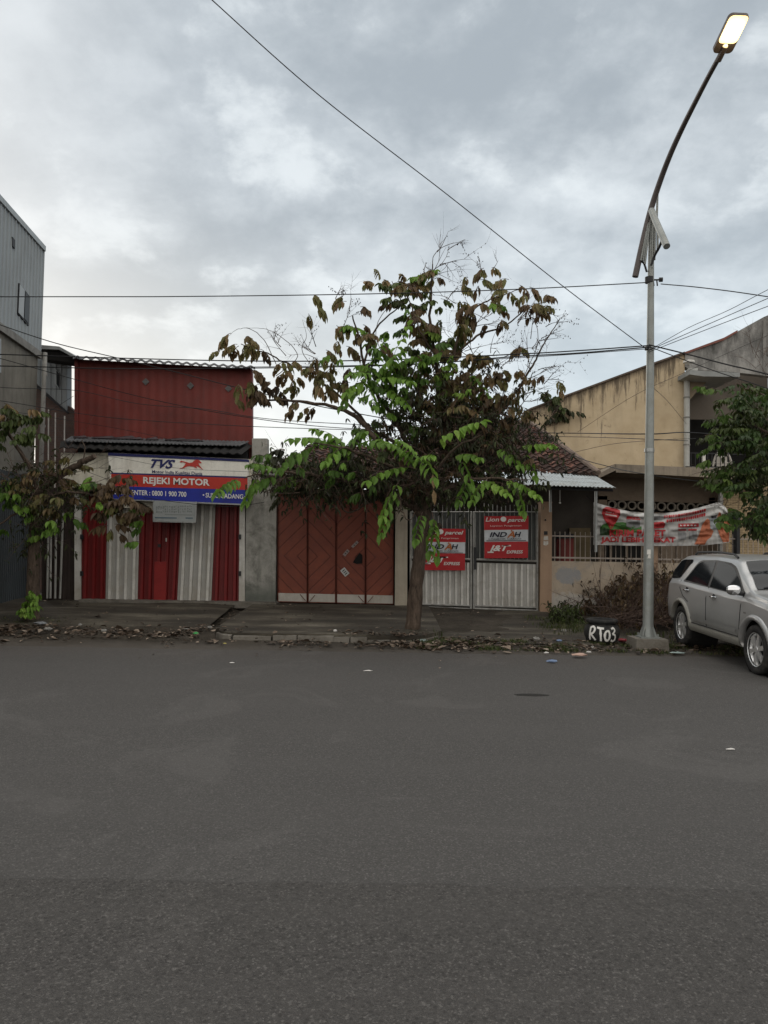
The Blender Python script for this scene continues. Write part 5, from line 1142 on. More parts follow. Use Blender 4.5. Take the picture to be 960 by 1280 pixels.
def twig(tm, lm, p, d, L, r_, lev, leafp=0.0, t=.5, curl=.25, pods=None, ll_=.07, seg=5):
    pts = [V(p)]; dd = V(d).normalized(); rad = [r_]; w_ = rv() * curl
    for i in range(seg):
        dd = (dd + w_ * .4 + rv() * curl * .35).normalized(); pts.append(pts[-1] + dd * L / seg); rad.append(r_ * (1 - .75 * (i + 1) / seg))
    tm.tube(pts, rad, 3 if r_ < .012 else 5, cap=False, t=t)
    for i in range(1, seg + 1):
        if lm is not None and random.random() < leafp:
            for k in range(random.choice((1, 2, 3))): leaf(lm, pts[i], (rv() + V((0, 0, -.6))).normalized(), rv(), ll_ * random.uniform(.6, 1.3), ll_ * .42, min(1, max(0, random.gauss(t, .15))), .6)
        if pods is not None and random.random() < .5:
            c = pts[i] + rv() * .02; pods.tube([c - V((0, 0, .012)), c, c + V((0, 0, .012))], [.003, .011, .003], 4)
    if lev > 0:
        for k in range(random.choice((2, 3, 3))):
            i = random.randint(1, seg); nd = (dd + rv() * .9).normalized(); twig(tm, lm, pts[i], nd, L * random.uniform(.5, .8), rad[i] * .8 + .001, lev - 1, leafp, t, curl, pods, ll_, max(3, seg - 1))
def bark(name, c): 
    n = NT(name); a = n.noise(6, 8, .7, vec=n.mapping((3, 3, .7))); col = n.mix(n.rampv(a, .35, .65), dark(c, .45), dark(c, 1.4)); vv = n.voro(4, vec=n.mapping((4, 4, 1)))
    sp_ = n.noise(2.2, 7, .7); col = n.mix(n.rampv(sp_, .58, .68, 0, .7), col, (.16, .11, .075))
    return n.out(col, .95, 0, n.bump(n.noise(9, 8, .75, vec=n.mapping((3, 3, .8))), 1, .04), .15)
BARK = bark('bark', (.10, .074, .056)); TWIG = bark('twig_bark', (.115, .08, .065)); TWIGD = bark('dark_twig', (.030, .021, .018))
LG = leafmat('green_leaf', [(0, (.03, .055, .014)), (.4, (.095, .19, .03)), (.75, (.20, .36, .05)), (1, (.30, .44, .09))], .4)
LB = leafmat('dry_brown_leaf', [(0, (.025, .016, .009)), (.35, (.10, .062, .032)), (.6, (.19, .125, .06)), (.8, (.14, .15, .045)), (1, (.30, .20, .10))], .32)
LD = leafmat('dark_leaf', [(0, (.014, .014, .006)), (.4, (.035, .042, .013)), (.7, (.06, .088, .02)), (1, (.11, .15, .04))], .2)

# ------------------------------------------------------------------ middle tree
YT = 13.9
tb = P(516, 793, YT)
T = thing('street_tree', 'leaning street tree with half dried brown and green crown in front of garage', 'tree', (tb.x, YT, tb.z))
def limb(mb, pts, r0_, r1_, seg=8, wob=.03):
    p3 = spline([P(u, v, YT + dy) for u, v, dy in pts], 6); k = len(p3)
    p3 = [p + V((nz(i * .6, pts[0][0]), nz(i * .6, 5), nz(i * .6, 9))) * wob for i, p in enumerate(p3)]
    mb.tube(p3, [lerp(r0_, r1_, i / (k - 1)) for i in range(k)], seg); return p3
mb = MB(); tp = spline([P(515, 797, YT), P(516.5, 780, YT), P(519, 750, YT), P(521, 720, YT), P(525, 690, YT), P(530, 655, YT), P(533, 620, YT), P(532, 590, YT)], 8)
k = len(tp); rows = []
for i, p in enumerate(tp):
    r_ = lerp(.145, .095, i / k) + (.09 * max(0, 1 - i / 5) ** 2); r_ *= 1 + .12 * nz(i * .35, 1)
    rows.append([p + V((math.cos(a), math.sin(a), 0)) * r_ * (1 + .16 * nz(math.cos(a) * 1.6, math.sin(a) * 1.6, i * .16)) for a in [2 * math.pi * q / 20 for q in range(20)]])
mb.grid(rows, closed=True)
mb.tube([P(536, 668, YT - .05), P(545, 660, YT - .15), P(551, 656, YT - .2)], [.07, .055, .05], 8)
mb.build('trunk', BARK, T, smooth=True)
mb = MB(); ends = []
LIMBS = [([(528, 650, 0), (498, 600, -.2), (476, 560, -.3), (455, 530, -.3), (432, 514, -.2), (400, 505, 0), (350, 500, .2), (318, 502, .3)], .065, .014),
 ([(532, 615, 0), (512, 560, .2), (490, 520, .3), (468, 488, .2), (455, 455, 0), (448, 420, -.1), (440, 395, -.2)], .055, .012),
 ([(533, 600, 0), (542, 540, .1), (548, 490, .2), (545, 450, .1), (538, 410, 0), (539, 360, 0), (541, 330, 0)], .06, .010),
 ([(548, 500, .2), (560, 460, .4), (575, 438, .5), (600, 418, .6), (630, 408, .5), (660, 385, .4), (690, 375, .4)], .035, .006),
 ([(550, 490, .1), (565, 450, -.1), (575, 415, -.3), (590, 388, -.4), (615, 374, -.4), (650, 362, -.3)], .035, .006),
 ([(540, 580, 0), (580, 548, .3), (620, 520, .4), (645, 490, .5), (665, 458, .4), (680, 430, .3), (700, 398, .2)], .045, .007),
 ([(528, 640, 0), (480, 618, -.5), (430, 600, -.8), (380, 592, -1), (335, 590, -1.1), (305, 598, -1.2)], .05, .010),
 ([(530, 630, 0), (570, 605, -.4), (610, 598, -.7), (650, 600, -.8)], .045, .010),
 ([(531, 625, 0), (545, 590, -.6), (570, 560, -1.0), (600, 545, -1.3)], .04, .010),
 ([(531, 625, 0), (505, 595, -.7), (470, 575, -1.1), (430, 560, -1.4), (380, 552, -1.5)], .04, .010),
 ([(520, 580, .1), (560, 540, .9), (590, 500, 1.2), (610, 470, 1.2)], .04, .010),
 ([(512, 560, .2), (470, 540, .8), (430, 500, 1.0), (390, 470, .9), (360, 455, .7), (330, 440, .5), (300, 430, .4)], .035, .008),
 ([(455, 455, 0), (470, 410, .3), (500, 380, .3), (490, 352, .2)], .022, .006),
 ([(548, 450, .1), (528, 420, -.3), (515, 385, -.4), (500, 352, -.4)], .022, .006),
 ([(505, 600, -.6), (500, 630, -1.1), (510, 650, -1.3), (520, 640, -1.35)], .02, .005),
 ([(498, 600, -.2), (440, 640, -.6), (420, 620, -.8), (395, 600, -.9)], .02, .006),
]
paths = []
for pts, a, b in LIMBS: paths.append(limb(mb, pts, a, b))
# bare arching shoots
for pts in ([(345, 455, .2), (330, 425, .1), (312, 411, 0), (296, 412, 0), (286, 420, 0)], [(345, 470, 0), (372, 445, 0), (350, 420, -.1), (330, 411, 0), (308, 410, 0)], [(490, 470, 0), (470, 420, 0), (480, 390, 0), (497, 383, 0), (520, 384, 0)], [(541, 335, 0), (542, 320, 0), (555, 308, .1), (582, 300, .2)], [(400, 470, .3), (378, 440, .3), (383, 420, .3), (378, 400, .3)], [(655, 470, .2), (672, 430, .2), (668, 400, .2), (655, 395, .2)]):
    limb(mb, pts, .010, .003, 4, .01)
mb.build('limbs', BARK, T, smooth=True)
tw = MB(); gl = MB(); bl_ = MB(); dl_ = MB(); pod = MB()
# bare twig sprays on top and right
for u, v, dy, L, n_, dx in ((540, 345, 0, .75, 9, .1), (548, 322, 0, .55, 6, .5), (620, 345, .2, .45, 4, .6), (600, 400, .4, .8, 9, .5), (640, 400, .4, .7, 9, .4), (665, 430, .3, .6, 10, .6), (690, 400, .2, .5, 5, .8), (670, 470, .4, .7, 10, .5), (655, 500, .5, .7, 10, .6), (690, 520, .4, .5, 5, .6), (400, 460, .4, .6, 6, -.2), (385, 440, .3, .5, 7, 0), (355, 440, .5, .5, 5, -.1), (430, 400, 0, .5, 5, -.2), (420, 375, .1, .4, 3, -.3), (590, 440, .4, .7, 8, .3), (625, 450, .5, .7, 9, .3), (560, 380, -.2, .6, 5, .2)):
    for k in range(max(2, int(n_ * .55))):
        twig(tw, None, P(u + random.uniform(-12, 12), v + random.uniform(-10, 10), YT + dy + random.uniform(-.3, .3)), V((dx + random.gauss(0, .6), random.gauss(0, .5), random.uniform(.1, 1.1))), L * random.uniform(.6, 1.1), .0095, 2, 0, .5, .35, pod if k % 3 == 0 else None)
# brown hanging clusters
def hang(u, v, dy, n_, L=.4, t=.5, lm=bl_, ll_=.17, lw=.062, spread=1.0, drp=1.0):
    c = P(u, v, YT + dy)
    for k in range(n_):
        a = random.uniform(0, 2 * math.pi); d = V((math.cos(a), math.sin(a), random.uniform(-.25, .55)))
        frond(lm, tw, c + rv() * .13 * spread, d, L * random.uniform(.5, 1.0), random.randint(3, 5), ll_ * random.uniform(.8, 1.1), lw * 1.35, min(1, max(0, random.gauss(t, .16))), .85, drp)
for u, v, dy, n_ in ((290, 424, 0, 4), (302, 426, .1, 4), (284, 440, 0, 3), (318, 432, 0, 3), (322, 460, 0, 4), (305, 478, -.1, 4), (322, 488, 0, 5), (338, 484, .1, 4), (300, 492, .1, 2), (345, 462, .1, 4), (360, 458, .2, 5), (372, 478, .1, 5), (385, 462, 0, 5), (402, 470, .1, 5), (415, 455, 0, 4), (440, 470, 0, 4), (395, 376, 0, 2), (386, 385, .1, 1), (392, 392, 0, 1), (423, 363, 0, 2), (428, 372, 0, 1), (446, 387, -.1, 3), (428, 402, 0, 3), (442, 410, 0, 4), (455, 415, 0, 4), (452, 428, .1, 4), (470, 438, .1, 3), (412, 430, .1, 3), (428, 425, 0, 3), (400, 440, 0, 2), (370, 512, 0, 3), (385, 510, .1, 3), (400, 485, .1, 5), (420, 485, 0, 5), (355, 488, .2, 3),
    (578, 350, 0, 3), (592, 352, -.1, 3), (612, 342, 0, 3), (604, 340, 0, 2), (618, 362, .1, 2), (645, 350, 0, 2), (652, 348, 0, 2), (660, 366, 0, 3), (668, 372, 0, 2), (575, 385, -.2, 4), (588, 388, -.3, 5), (582, 402, -.2, 4), (600, 400, -.2, 2), (570, 408, -.1, 3), (655, 432, .2, 1), (662, 430, .2, 1),
    (600, 452, .2, 5), (590, 470, 0, 6), (612, 478, .2, 5), (632, 470, .3, 5), (640, 490, .3, 5), (620, 500, .2, 6), (600, 500, .1, 6), (570, 480, -.1, 5), (575, 510, 0, 6), (590, 530, .1, 6), (640, 520, .4, 5), (655, 510, .4, 3), (625, 535, .3, 5), (550, 470, 0, 4), (545, 500, -.1, 4), (530, 490, .1, 5), (560, 530, 0, 5)):
    hang(u, v, dy, max(1, n_ - 1), .28, random.choice((.4, .6, .78, .82)), ll_=random.choice((.13, .17, .19)), drp=1.6)
# olive tufts, upper left crown
for u, v, dy, n_ in ((472, 350, 0, 4), (485, 356, .1, 4), (492, 368, 0, 4), (505, 352, 0, 4), (515, 362, .1, 4), (508, 378, 0, 4), (518, 388, .1, 3), (530, 372, 0, 3), (545, 378, .1, 3), (520, 440, .2, 5), (535, 425, .1, 4), (560, 425, 0, 4), (548, 410, .1, 4), (505, 450, .2, 4), (525, 460, 0, 4), (570, 440, .2, 4), (540, 445, 0, 4), (478, 470, .2, 3)):
    hang(u, v, dy, n_, .28, .78, bl_ if random.random() < .55 else dl_, .15, .06, 1, .7)
for u, v, dy, n_ in ((530, 345, -.1, 3), (540, 340, 0, 2), (545, 470, -.3, 2), (580, 490, -.4, 2), (565, 455, -.2, 3), (550, 420, -.3, 2)): hang(u, v, dy, n_, .26, .8, gl, .13, .055, .6, .5)
for pi_ in (0, 1, 2, 3, 4, 11, 12, 13):
    pth = paths[pi_]
    for i in range(int(len(pth) * .42), len(pth), 2):
        if random.random() < .36:
            c_ = pth[i] + rv() * .16; gg_ = random.random() < .12
            for k in range(random.choice((2, 3))):
                a = random.uniform(0, 6.28); frond(gl if gg_ else bl_, tw, c_, V((math.cos(a), math.sin(a), random.uniform(-.2, .5))), random.uniform(.15, .32), 4, .15, .08, random.uniform(.3, .85), .8, 1.3)
for k in range(36):
    u, v = random.gauss(488, 36), random.gauss(468, 32)
    hang(u, v, random.uniform(-.5, .4), 2, .26, random.choice((.25, .4, .55)), gl, .16, .058, 1, .9)
for k in range(34):
    u, v = random.gauss(590, 35), random.gauss(480, 28)
    hang(u, v, random.uniform(-.4, .5), 2, .26, random.choice((.45, .75, .8)), bl_, .15, .055, 1, 1.2)
for k in range(30):
    u, v = random.uniform(330, 470), random.gauss(578, 12)
    hang(u, v, random.uniform(-1.4, -.4), 2, .26, random.choice((.2, .35, .5)), gl if k % 2 else dl_, .15, .055, 1, .9)
# big green fronds: (base u,v,dy, tip u,v,dy, length)
def gf(u0_, v0_, d0, u1_, v1_, d1, t=.7, nl=13, ll_=.175, lw=.105, hang_=.55, droop=.35, lm=gl):
    a = P(u0_, v0_, YT + d0); b = P(u1_, v1_, YT + d1); L = (b - a).length * 1.05; frond(lm, tw, a, (b - a).normalized() + V((0, 0, .4 * droop)), L * random.uniform(.85, 1.05), max(6, int(nl * .62)), ll_ * random.uniform(.9, 1.1), lw, t, hang_ + random.uniform(-.1, .2), droop + .35, .16)
for q in ((545, 553, -1.2, 603, 518, -1.5, .8, 16), (480, 480, -.3, 505, 410, -.6, .8, 14), (470, 470, -.3, 500, 430, -.8, .65, 12), (462, 470, -.2, 478, 425, -.5, .6, 10), (470, 475, -.4, 512, 470, -.9, .65, 12), (465, 470, -.3, 440, 460, -.8, .55, 10), (460, 478, -.3, 430, 482, -.9, .7, 11), (475, 485, -.3, 515, 500, -.8, .6, 11), (458, 480, -.2, 425, 500, -.6, .5, 10), (480, 470, -.2, 520, 440, -.5, .5, 11), (450, 475, -.2, 470, 500, -.9, .55, 9),
    (430, 560, -1.2, 362, 535, -1.6, .65, 14), (430, 556, -1.2, 395, 528, -1.7, .6, 12), (440, 556, -1.1, 455, 530, -1.6, .55, 10), (440, 558, -1.2, 400, 570, -1.8, .6, 11), (450, 556, -1.1, 480, 545, -1.7, .55, 10), (400, 556, -1.4, 352, 575, -1.7, .45, 10), 
    (520, 580, -1.0, 480, 540, -1.5, .65, 13), (520, 575, -1.0, 500, 540, -1.7, .7, 12), (520, 585, -1.1, 462, 588, -1.6, .6, 12), (525, 570, -1.1, 545, 590, -1.7, .65, 10), (520, 580, -1.1, 540, 560, -1.8, .7, 9), (500, 600, -1.2, 478, 640, -1.6, .7, 11), (500, 615, -1.2, 475, 660, -1.5, .55, 9),
    (345, 588, -1.2, 318, 574, -1.6, .45, 8), (345, 595, -1.2, 312, 604, -1.6, .45, 8), (325, 595, -1.2, 305, 622, -1.5, .55, 8), (300, 598, -1.2, 272, 612, -1.6, .5, 8),
    (545, 650, -1.0, 535, 690, -1.3, .5, 8), (540, 640, -1.0, 548, 700, -1.2, .6, 10), (528, 640, -1.1, 520, 670, -1.5, .5, 7),
    (600, 600, -.8, 640, 612, -1.3, .75, 10), (610, 598, -.8, 590, 620, -1.2, .6, 8), (630, 600, -.8, 672, 612, -1.2, .7, 9), (640, 598, -.8, 655, 635, -1.1, .55, 8), (590, 595, -.8, 570, 625, -1.2, .45, 8), (570, 570, -.8, 600, 565, -1.4, .6, 9), (575, 575, -.7, 590, 600, -1.2, .55, 8), (620, 560, -.3, 650, 575, -.8, .5, 8), (650, 560, 0, 690, 548, -.4, .6, 7), (655, 565, 0, 668, 590, -.4, .7, 6), (610, 500, 0, 596, 470, -.3, .6, 7)):
    gf(*q)
# dark inner mass: tangle of twigs with small dark leaves
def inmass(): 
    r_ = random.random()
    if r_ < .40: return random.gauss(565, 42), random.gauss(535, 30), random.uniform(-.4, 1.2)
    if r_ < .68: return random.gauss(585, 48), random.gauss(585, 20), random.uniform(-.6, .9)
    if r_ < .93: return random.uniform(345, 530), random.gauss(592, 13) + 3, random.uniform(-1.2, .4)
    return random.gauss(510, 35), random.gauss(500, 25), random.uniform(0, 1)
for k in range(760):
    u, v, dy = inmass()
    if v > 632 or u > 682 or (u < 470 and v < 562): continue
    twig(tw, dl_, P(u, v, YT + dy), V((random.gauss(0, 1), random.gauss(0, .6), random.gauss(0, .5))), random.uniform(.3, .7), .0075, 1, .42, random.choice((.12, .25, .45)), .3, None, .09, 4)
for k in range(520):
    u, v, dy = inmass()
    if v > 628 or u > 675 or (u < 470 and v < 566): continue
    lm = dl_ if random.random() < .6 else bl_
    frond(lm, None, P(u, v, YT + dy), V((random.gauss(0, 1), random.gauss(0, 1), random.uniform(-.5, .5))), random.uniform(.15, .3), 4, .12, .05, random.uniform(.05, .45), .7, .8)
# hanging dead twigs beneath
for k in range(160):
    u = random.uniform(345, 660); twig(tw, dl_, P(u, random.uniform(592, 618), YT + random.uniform(-1, .3)), V((random.gauss(0, .8), random.gauss(0, .4), random.uniform(-.5, -.1))), random.uniform(.2, .45), .006, 1, .35, .3, .35, None, .08, 4)
for u, v in ((541, 592), (542, 612)): leaf(bl_, P(u, v, YT - 1.3), V((.1, 0, -1)), V((0, -1, 0)), .22, .08, 1.0)
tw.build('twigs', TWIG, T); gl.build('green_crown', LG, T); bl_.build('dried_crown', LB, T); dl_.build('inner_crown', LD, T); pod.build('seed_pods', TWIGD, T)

# ------------------------------------------------------------------ left tree
YL = 14.7; tb = P(40, 778, YL)
T = thing('small_street_tree', 'small pruned street tree with a cut slanting limb at the left edge', 'tree', (tb.x, YL, tb.z))
mb = MB(); p3 = spline([P(39, 782, YL), P(41, 740, YL), P(42, 700, YL), P(44, 660, YL), P(46, 630, YL), P(50, 612, YL - .1)], 8); k = len(p3)
mb.tube([p + V((nz(i * .5) * .02, 0, 0)) for i, p in enumerate(p3)], [lerp(.13, .085, i / k) + .05 * max(0, 1 - i / 4) for i in range(k)], 12); mb.build('trunk', BARK, T, smooth=True)
mb = MB(); YT = YL
limb(mb, [(46, 618, 0), (60, 605, -.1), (82, 590, -.3), (104, 577, -.5), (118, 571, -.6)], .075, .05); limb(mb, [(48, 620, 0), (40, 590, 0), (22, 560, .1), (5, 535, .2), (-20, 520, .3)], .05, .02)
limb(mb, [(46, 640, 0), (70, 618, -.3), (100, 616, -.6), (130, 622, -.8), (160, 628, -.9)], .03, .01); limb(mb, [(45, 650, 0), (25, 640, -.2), (0, 655, -.3), (-30, 670, -.3)], .03, .01); limb(mb, [(60, 605, -.1), (40, 585, -.2), (14, 545, -.2), (10, 520, -.1)], .02, .006)
limb(mb, [(104, 577, -.5), (106, 562, -.5), (103, 550, -.5)], .012, .008, 5); mb.build('limbs', BARK, T, smooth=True)
tw = MB(); gl = MB(); bl_ = MB(); dl_ = MB()
def cl_(lst, lm, t, ll_=.15, lw=.06, L=.3, drp=.9):
    for u, v, dy, n_ in lst: hang(u, v, dy, n_, L, t, lm, ll_, lw, 1, drp)
cl_([(8, 515, 0, 5), (18, 525, .1, 5), (30, 530, 0, 5), (42, 535, 0, 4), (12, 540, -.1, 5), (28, 548, 0, 4), (5, 530, 0, 5), (-10, 520, 0, 5), (-10, 540, 0, 5), (45, 522, 0, 2)], dl_, .75)
cl_([(10, 512, -.1, 2), (35, 520, -.1, 2)], bl_, .85)
cl_([(8, 600, 0, 4), (20, 595, 0, 4), (35, 600, -.1, 4), (25, 612, -.1, 4), (50, 590, -.1, 3), (62, 580, -.2, 3), (75, 608, -.3, 4), (58, 625, -.2, 5), (45, 630, -.2, 4), (65, 640, -.3, 4), (85, 620, -.4, 3), (90, 580, -.5, 3)], bl_, .72)
cl_([(10, 618, -.3, 3), (5, 610, -.3, 3), (25, 625, -.3, 3), (68, 652, -.4, 3), (80, 650, -.4, 3), (45, 665, -.3, 2), (0, 660, -.2, 2), (30, 640, -.2, 3)], gl, .5, .17, .07, .3)
cl_([(132, 608, -.8, 3), (145, 612, -.8, 4), (150, 628, -.9, 4), (135, 635, -.8, 4), (160, 625, -.9, 4), (170, 635, -.9, 3), (140, 650, -.8, 3), (155, 600, -.8, 3), (125, 620, -.7, 4), (115, 612, -.7, 3)], bl_, .4, .16, .065)
cl_([(138, 660, -.8, 2), (140, 672, -.8, 1), (172, 640, -.9, 2)], bl_, .55, .2, .06, .25)
cl_([(120, 600, -.8, 3), (130, 628, -.9, 3), (175, 648, -1, 2), (178, 670, -1, 1), (125, 640, -.9, 2), (160, 640, -1, 2)], gl, .45, .15, .07, .25)
cl_([(40, 745, -.2, 4), (36, 752, -.25, 4), (44, 750, -.2, 3), (34, 765, -.2, 3), (38, 760, -.3, 3)], gl, .7, .12, .045, .25)
for k in range(130):
    u, v = random.choice(((random.gauss(45, 18), random.gauss(625, 22)), (random.gauss(30, 20), random.gauss(600, 12)), (random.gauss(90, 25), random.gauss(612, 10)), (random.gauss(45, 10), random.gauss(660, 20))))
    twig(tw, dl_, P(u, v, YL + random.uniform(-.5, .3)), V((random.gauss(0, 1), random.gauss(0, .5), random.gauss(-.2, .6))), random.uniform(.2, .5), .006, 1, .4, .35, .3, None, .085, 4)
for k in range(10): twig(tw, None, P(random.uniform(10, 110), random.uniform(585, 620), YL - .4), V((random.gauss(0, 1), 0, random.uniform(0, 1))), random.uniform(.6, 1.1), .009, 1)
tw.build('twigs', TWIG, T); gl.build('green_crown', LG, T); bl_.build('dried_crown', LB, T); dl_.build('inner_crown', LD, T)

# ------------------------------------------------------------------ right tree (trunk outside the frame)
YRt = 13.6; YT = YRt; tb = P(1030, 800, YRt)
T = thing('leafy_tree', 'dense green leafy tree reaching in at the right edge beside the balcony', 'tree', (tb.x, YRt + .6, .05))
mb = MB(); limb(mb, [(1030, 812, .6), (1026, 740, .6), (1018, 660, .5), (1010, 590, .4), (1000, 540, .3)], .17, .08, 12)
for pts in ([(1010, 600, .4), (980, 560, .2), (940, 530, 0), (905, 520, -.1)], [(1012, 620, .4), (970, 600, .2), (930, 590, 0), (895, 592, -.1)], [(1005, 560, .3), (985, 520, .2), (955, 495, .1), (920, 480, 0)], [(1012, 640, .3), (980, 630, .1), (950, 640, 0), (940, 665, 0)], [(1002, 545, .3), (1020, 500, .4), (1010, 470, .3)], [(1012, 600, .4), (1050, 560, .5), (1080, 540, .5)]): limb(mb, pts, .045, .01)
mb.build('trunk', BARK, T, smooth=True)
tw = MB(); gl = MB(); dl_ = MB(); bl_ = MB()
ell = [(930, 500, 30, 20), (952, 520, 36, 38), (922, 530, 24, 20), (950, 570, 34, 30), (915, 545, 20, 14), (944, 600, 22, 20), (968, 628, 16, 22), (1000, 540, 45, 70), (1040, 560, 45, 70), (912, 596, 18, 10), (950, 655, 14, 14), (1000, 630, 40, 40)]
cnt = 0
while cnt < 520:
    cx_, cy_, rx_, ry_ = random.choice(ell); a = random.uniform(0, 2 * math.pi); q = math.sqrt(random.random()); u, v = cx_ + rx_ * q * math.cos(a), cy_ + ry_ * q * math.sin(a)
    dy = random.uniform(-.9, 1.3) * (1 if u > 930 else .6); cnt += 1
    if random.random() < .18 and u < 930: continue
    outer = dy < -.2 or v < cy_ - ry_ * .5
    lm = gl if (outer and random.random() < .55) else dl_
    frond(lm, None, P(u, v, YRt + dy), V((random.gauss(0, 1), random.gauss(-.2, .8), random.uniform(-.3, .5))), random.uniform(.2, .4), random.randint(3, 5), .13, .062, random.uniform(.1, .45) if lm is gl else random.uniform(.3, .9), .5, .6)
for u, v in ((888, 490), (893, 548), (900, 560), (905, 548), (885, 567), (905, 605), (922, 618), (912, 590), (900, 605), (890, 520), (880, 552), (900, 650), (905, 648), (908, 646), (950, 640), (905, 628)):
    hang(u, v, -.3, 2, .25, .72, gl, .13, .06, .8, .6)
for u, v in ((948, 650), (952, 664)): hang(u, v, -.2, 2, .25, .5, dl_, .14, .06, 1, 1)
for k in range(60): twig(tw, None, P(random.uniform(890, 1040), random.uniform(485, 650), YRt + random.uniform(-.4, .8)), rv(), random.uniform(.3, .7), .007, 1)
for k in range(14): twig(tw, None, P(random.uniform(940, 975), random.uniform(440, 480), YRt + .3), V((random.gauss(0, .5), 0, 1)), .5, .006, 1)
tw.build('twigs', TWIG, T); gl.build('green_crown', leafmat('olive_green_leaf', [(0, (.02, .035, .012)), (.4, (.05, .095, .022)), (.75, (.10, .18, .035)), (1, (.15, .22, .05))], .3), T); dl_.build('inner_crown', LD, T)

# creeper tufts on the ochre wall
YT = 22.8
T = thing('wall_fern', 'small fern tuft growing out of the ochre wall', 'plant', P(702, 520, YT)); tw = MB(); gl = MB()
hang(700, 508, 0, 5, .4, .4, gl, .2, .08); hang(704, 514, 0, 6, .45, .4, gl, .2, .08); hang(700, 522, 0, 5, .4, .3, gl, .2, .08); tw.build('stem', TWIGD, T); gl.build('leaves', LD, T)
T = thing('roof_plant', 'little bush growing on the sloping coping of the ochre wall', 'plant', P(687, 500, YT)); tw = MB(); gl = MB()
hang(686, 499, 0, 5, .3, .6, gl, .2, .09, 1, .3); hang(690, 499, 0, 4, .3, .6, gl, .2, .09, 1, .3); tw.build('stem', TWIGD, T); gl.build('leaves', LD, T)

# ------------------------------------------------------------------ brush pile, weeds, grass, litter
YT = 16.5
T = thing('brush_pile', 'heap of dried brown branches piled against the yard wall', 'brush heap', (P(790, 780, 16.6).x, 16.6, .1)); tw = MB(); bl_ = MB(); dl_ = MB()
def ptop(u):
    return lerp(772, 712, min(1, max(0, (u - 715) / 70))) if u < 785 else (712 if u < 870 else lerp(712, 730, min(1, (u - 870) / 60)))
for k in range(500):
    u = random.uniform(768, 895); tpv = max(ptop(u) + 10, lerp(778, 720, min(1, (u - 758) / 52))); q = random.random() ** .8; v = lerp(783, tpv, q); Y = lerp(15.2, 17.55, q * .8 + random.random() * .2)
    if Y > 17.6: Y = 17.6
    d = V((random.gauss(.2, .8), random.gauss(0, .35), random.uniform(-.2, .9)))
    if q > .8 : d = V((random.gauss(0, .7), -.3, random.uniform(-.5, .45)))
    twig(tw, bl_, P(u, v, Y), d, random.uniform(.25, .65), random.uniform(.006, .012), 1, .28, random.choice((.15, .35, .5)), .25, None, .10, 4)
for k in range(60):
    u = random.uniform(745, 850); twig(tw, None, P(u, random.uniform(765, 785), random.uniform(14.8, 16)), V((random.gauss(.5, .9), -.3, random.uniform(0, .8))), random.uniform(.7, 1.2), .014, 1, 0, .5, .15)
tw.build('branches', TWIG, T); bl_.build('dry_leaves', LB, T)
T = thing('wall_creeper', 'withered creeper climbing the yard wall left of the lamp pole', 'creeper', P(775, 765, 17.75)); tw = MB(); bl_ = MB()
for k in range(260):
    u = random.uniform(718, 812); tpv = lerp(768, 703, min(1, max(0, (u - 712) / 88)) ** .9); v = lerp(785, tpv, random.random()); c = P(u, v, 17.76 - random.random() * .06)
    for j in range(2): leaf(bl_, c + rv() * .03, V((random.gauss(0, 1), -.3, random.gauss(-.5, .7))), V((0, -1, .3)), random.uniform(.06, .12), .05, random.choice((.1, .3, .5)), .6)
for k in range(40):
    u = random.uniform(715, 810); tpv = lerp(768, 703, min(1, max(0, (u - 712) / 88)) ** .9); twig(tw, bl_, P(u, lerp(785, tpv, random.random()), 17.72), V((random.gauss(0, .7), 0, random.uniform(.1, 1))), random.uniform(.3, .6), .005, 1, .4, .25, .3, None, .07, 4)
tw.build('stems', TWIGD, T); bl_.build('leaves', LB, T)
T = thing('weed_clump', 'dark weed clump growing at the foot of the tan gate post', 'weeds', P(705, 778, 16.8)); tw = MB(); dl_ = MB()
for k in range(90):
    u = random.uniform(690, 722); Y = random.uniform(15.5, 17.6); c = V((P(u, 770, Y).x, Y, .1)); twig(tw, dl_, c, V((random.gauss(0, .4), random.gauss(0, .3), 1)), random.uniform(.12, .34) * (1 if u < 712 else .6), .004, 1, .7, random.choice((.3, .5, .7)), .25, None, .08, 4)
tw.build('stems', TWIGD, T); dl_.build('leaves', LD, T)
# fern by the left trunk is part of the small tree; grass tufts
gm = MB()
def blade(c, L, t):
    a = random.uniform(0, 2 * math.pi); d = V((math.cos(a), math.sin(a), 0)); s = V((-d.y, d.x, 0)) * .006; l_ = random.uniform(.15, .7)
    m_ = c + d * L * l_ * .4 + V((0, 0, L * .6)); e = c + d * L * l_ + V((0, 0, L * (.95 - l_ * .4))); gm.face([c - s, c + s, m_ + s * .7, m_ - s * .7], t); gm.face([m_ - s * .7, m_ + s * .7, e], t)
def tuft(x, y, n_, sp_, L):
    for k in range(n_):
        px, py = x + random.gauss(0, sp_), y + random.gauss(0, sp_ * .5); blade(V((px, py, max(gz(px, py), -.01))), L * random.uniform(.5, 1.2), random.random())
for k in range(380):
    x = random.uniform(.6, 6.4); y = random.uniform(12.45, 13.3)
    if nz(x * 1.3, y * 2) > -.05: tuft(x, y, 26, .09, .07)
for k in range(60): tuft(random.uniform(4.6, 9), random.uniform(12.7, 15.5), 30, .15, .11)
tuft(tb.x * 0 + P(528, 792, 13.7).x, 13.6, 160, .14, .17); tuft(P(520, 795, 13.5).x, 13.45, 60, .15, .10)
for k in range(40): tuft(random.uniform(-7.8, -6), random.uniform(14.2, 15), 10, .1, .06)
for k in range(30): tuft(random.uniform(3.2, 4.2), random.uniform(14, 16.5), 30, .12, .12)
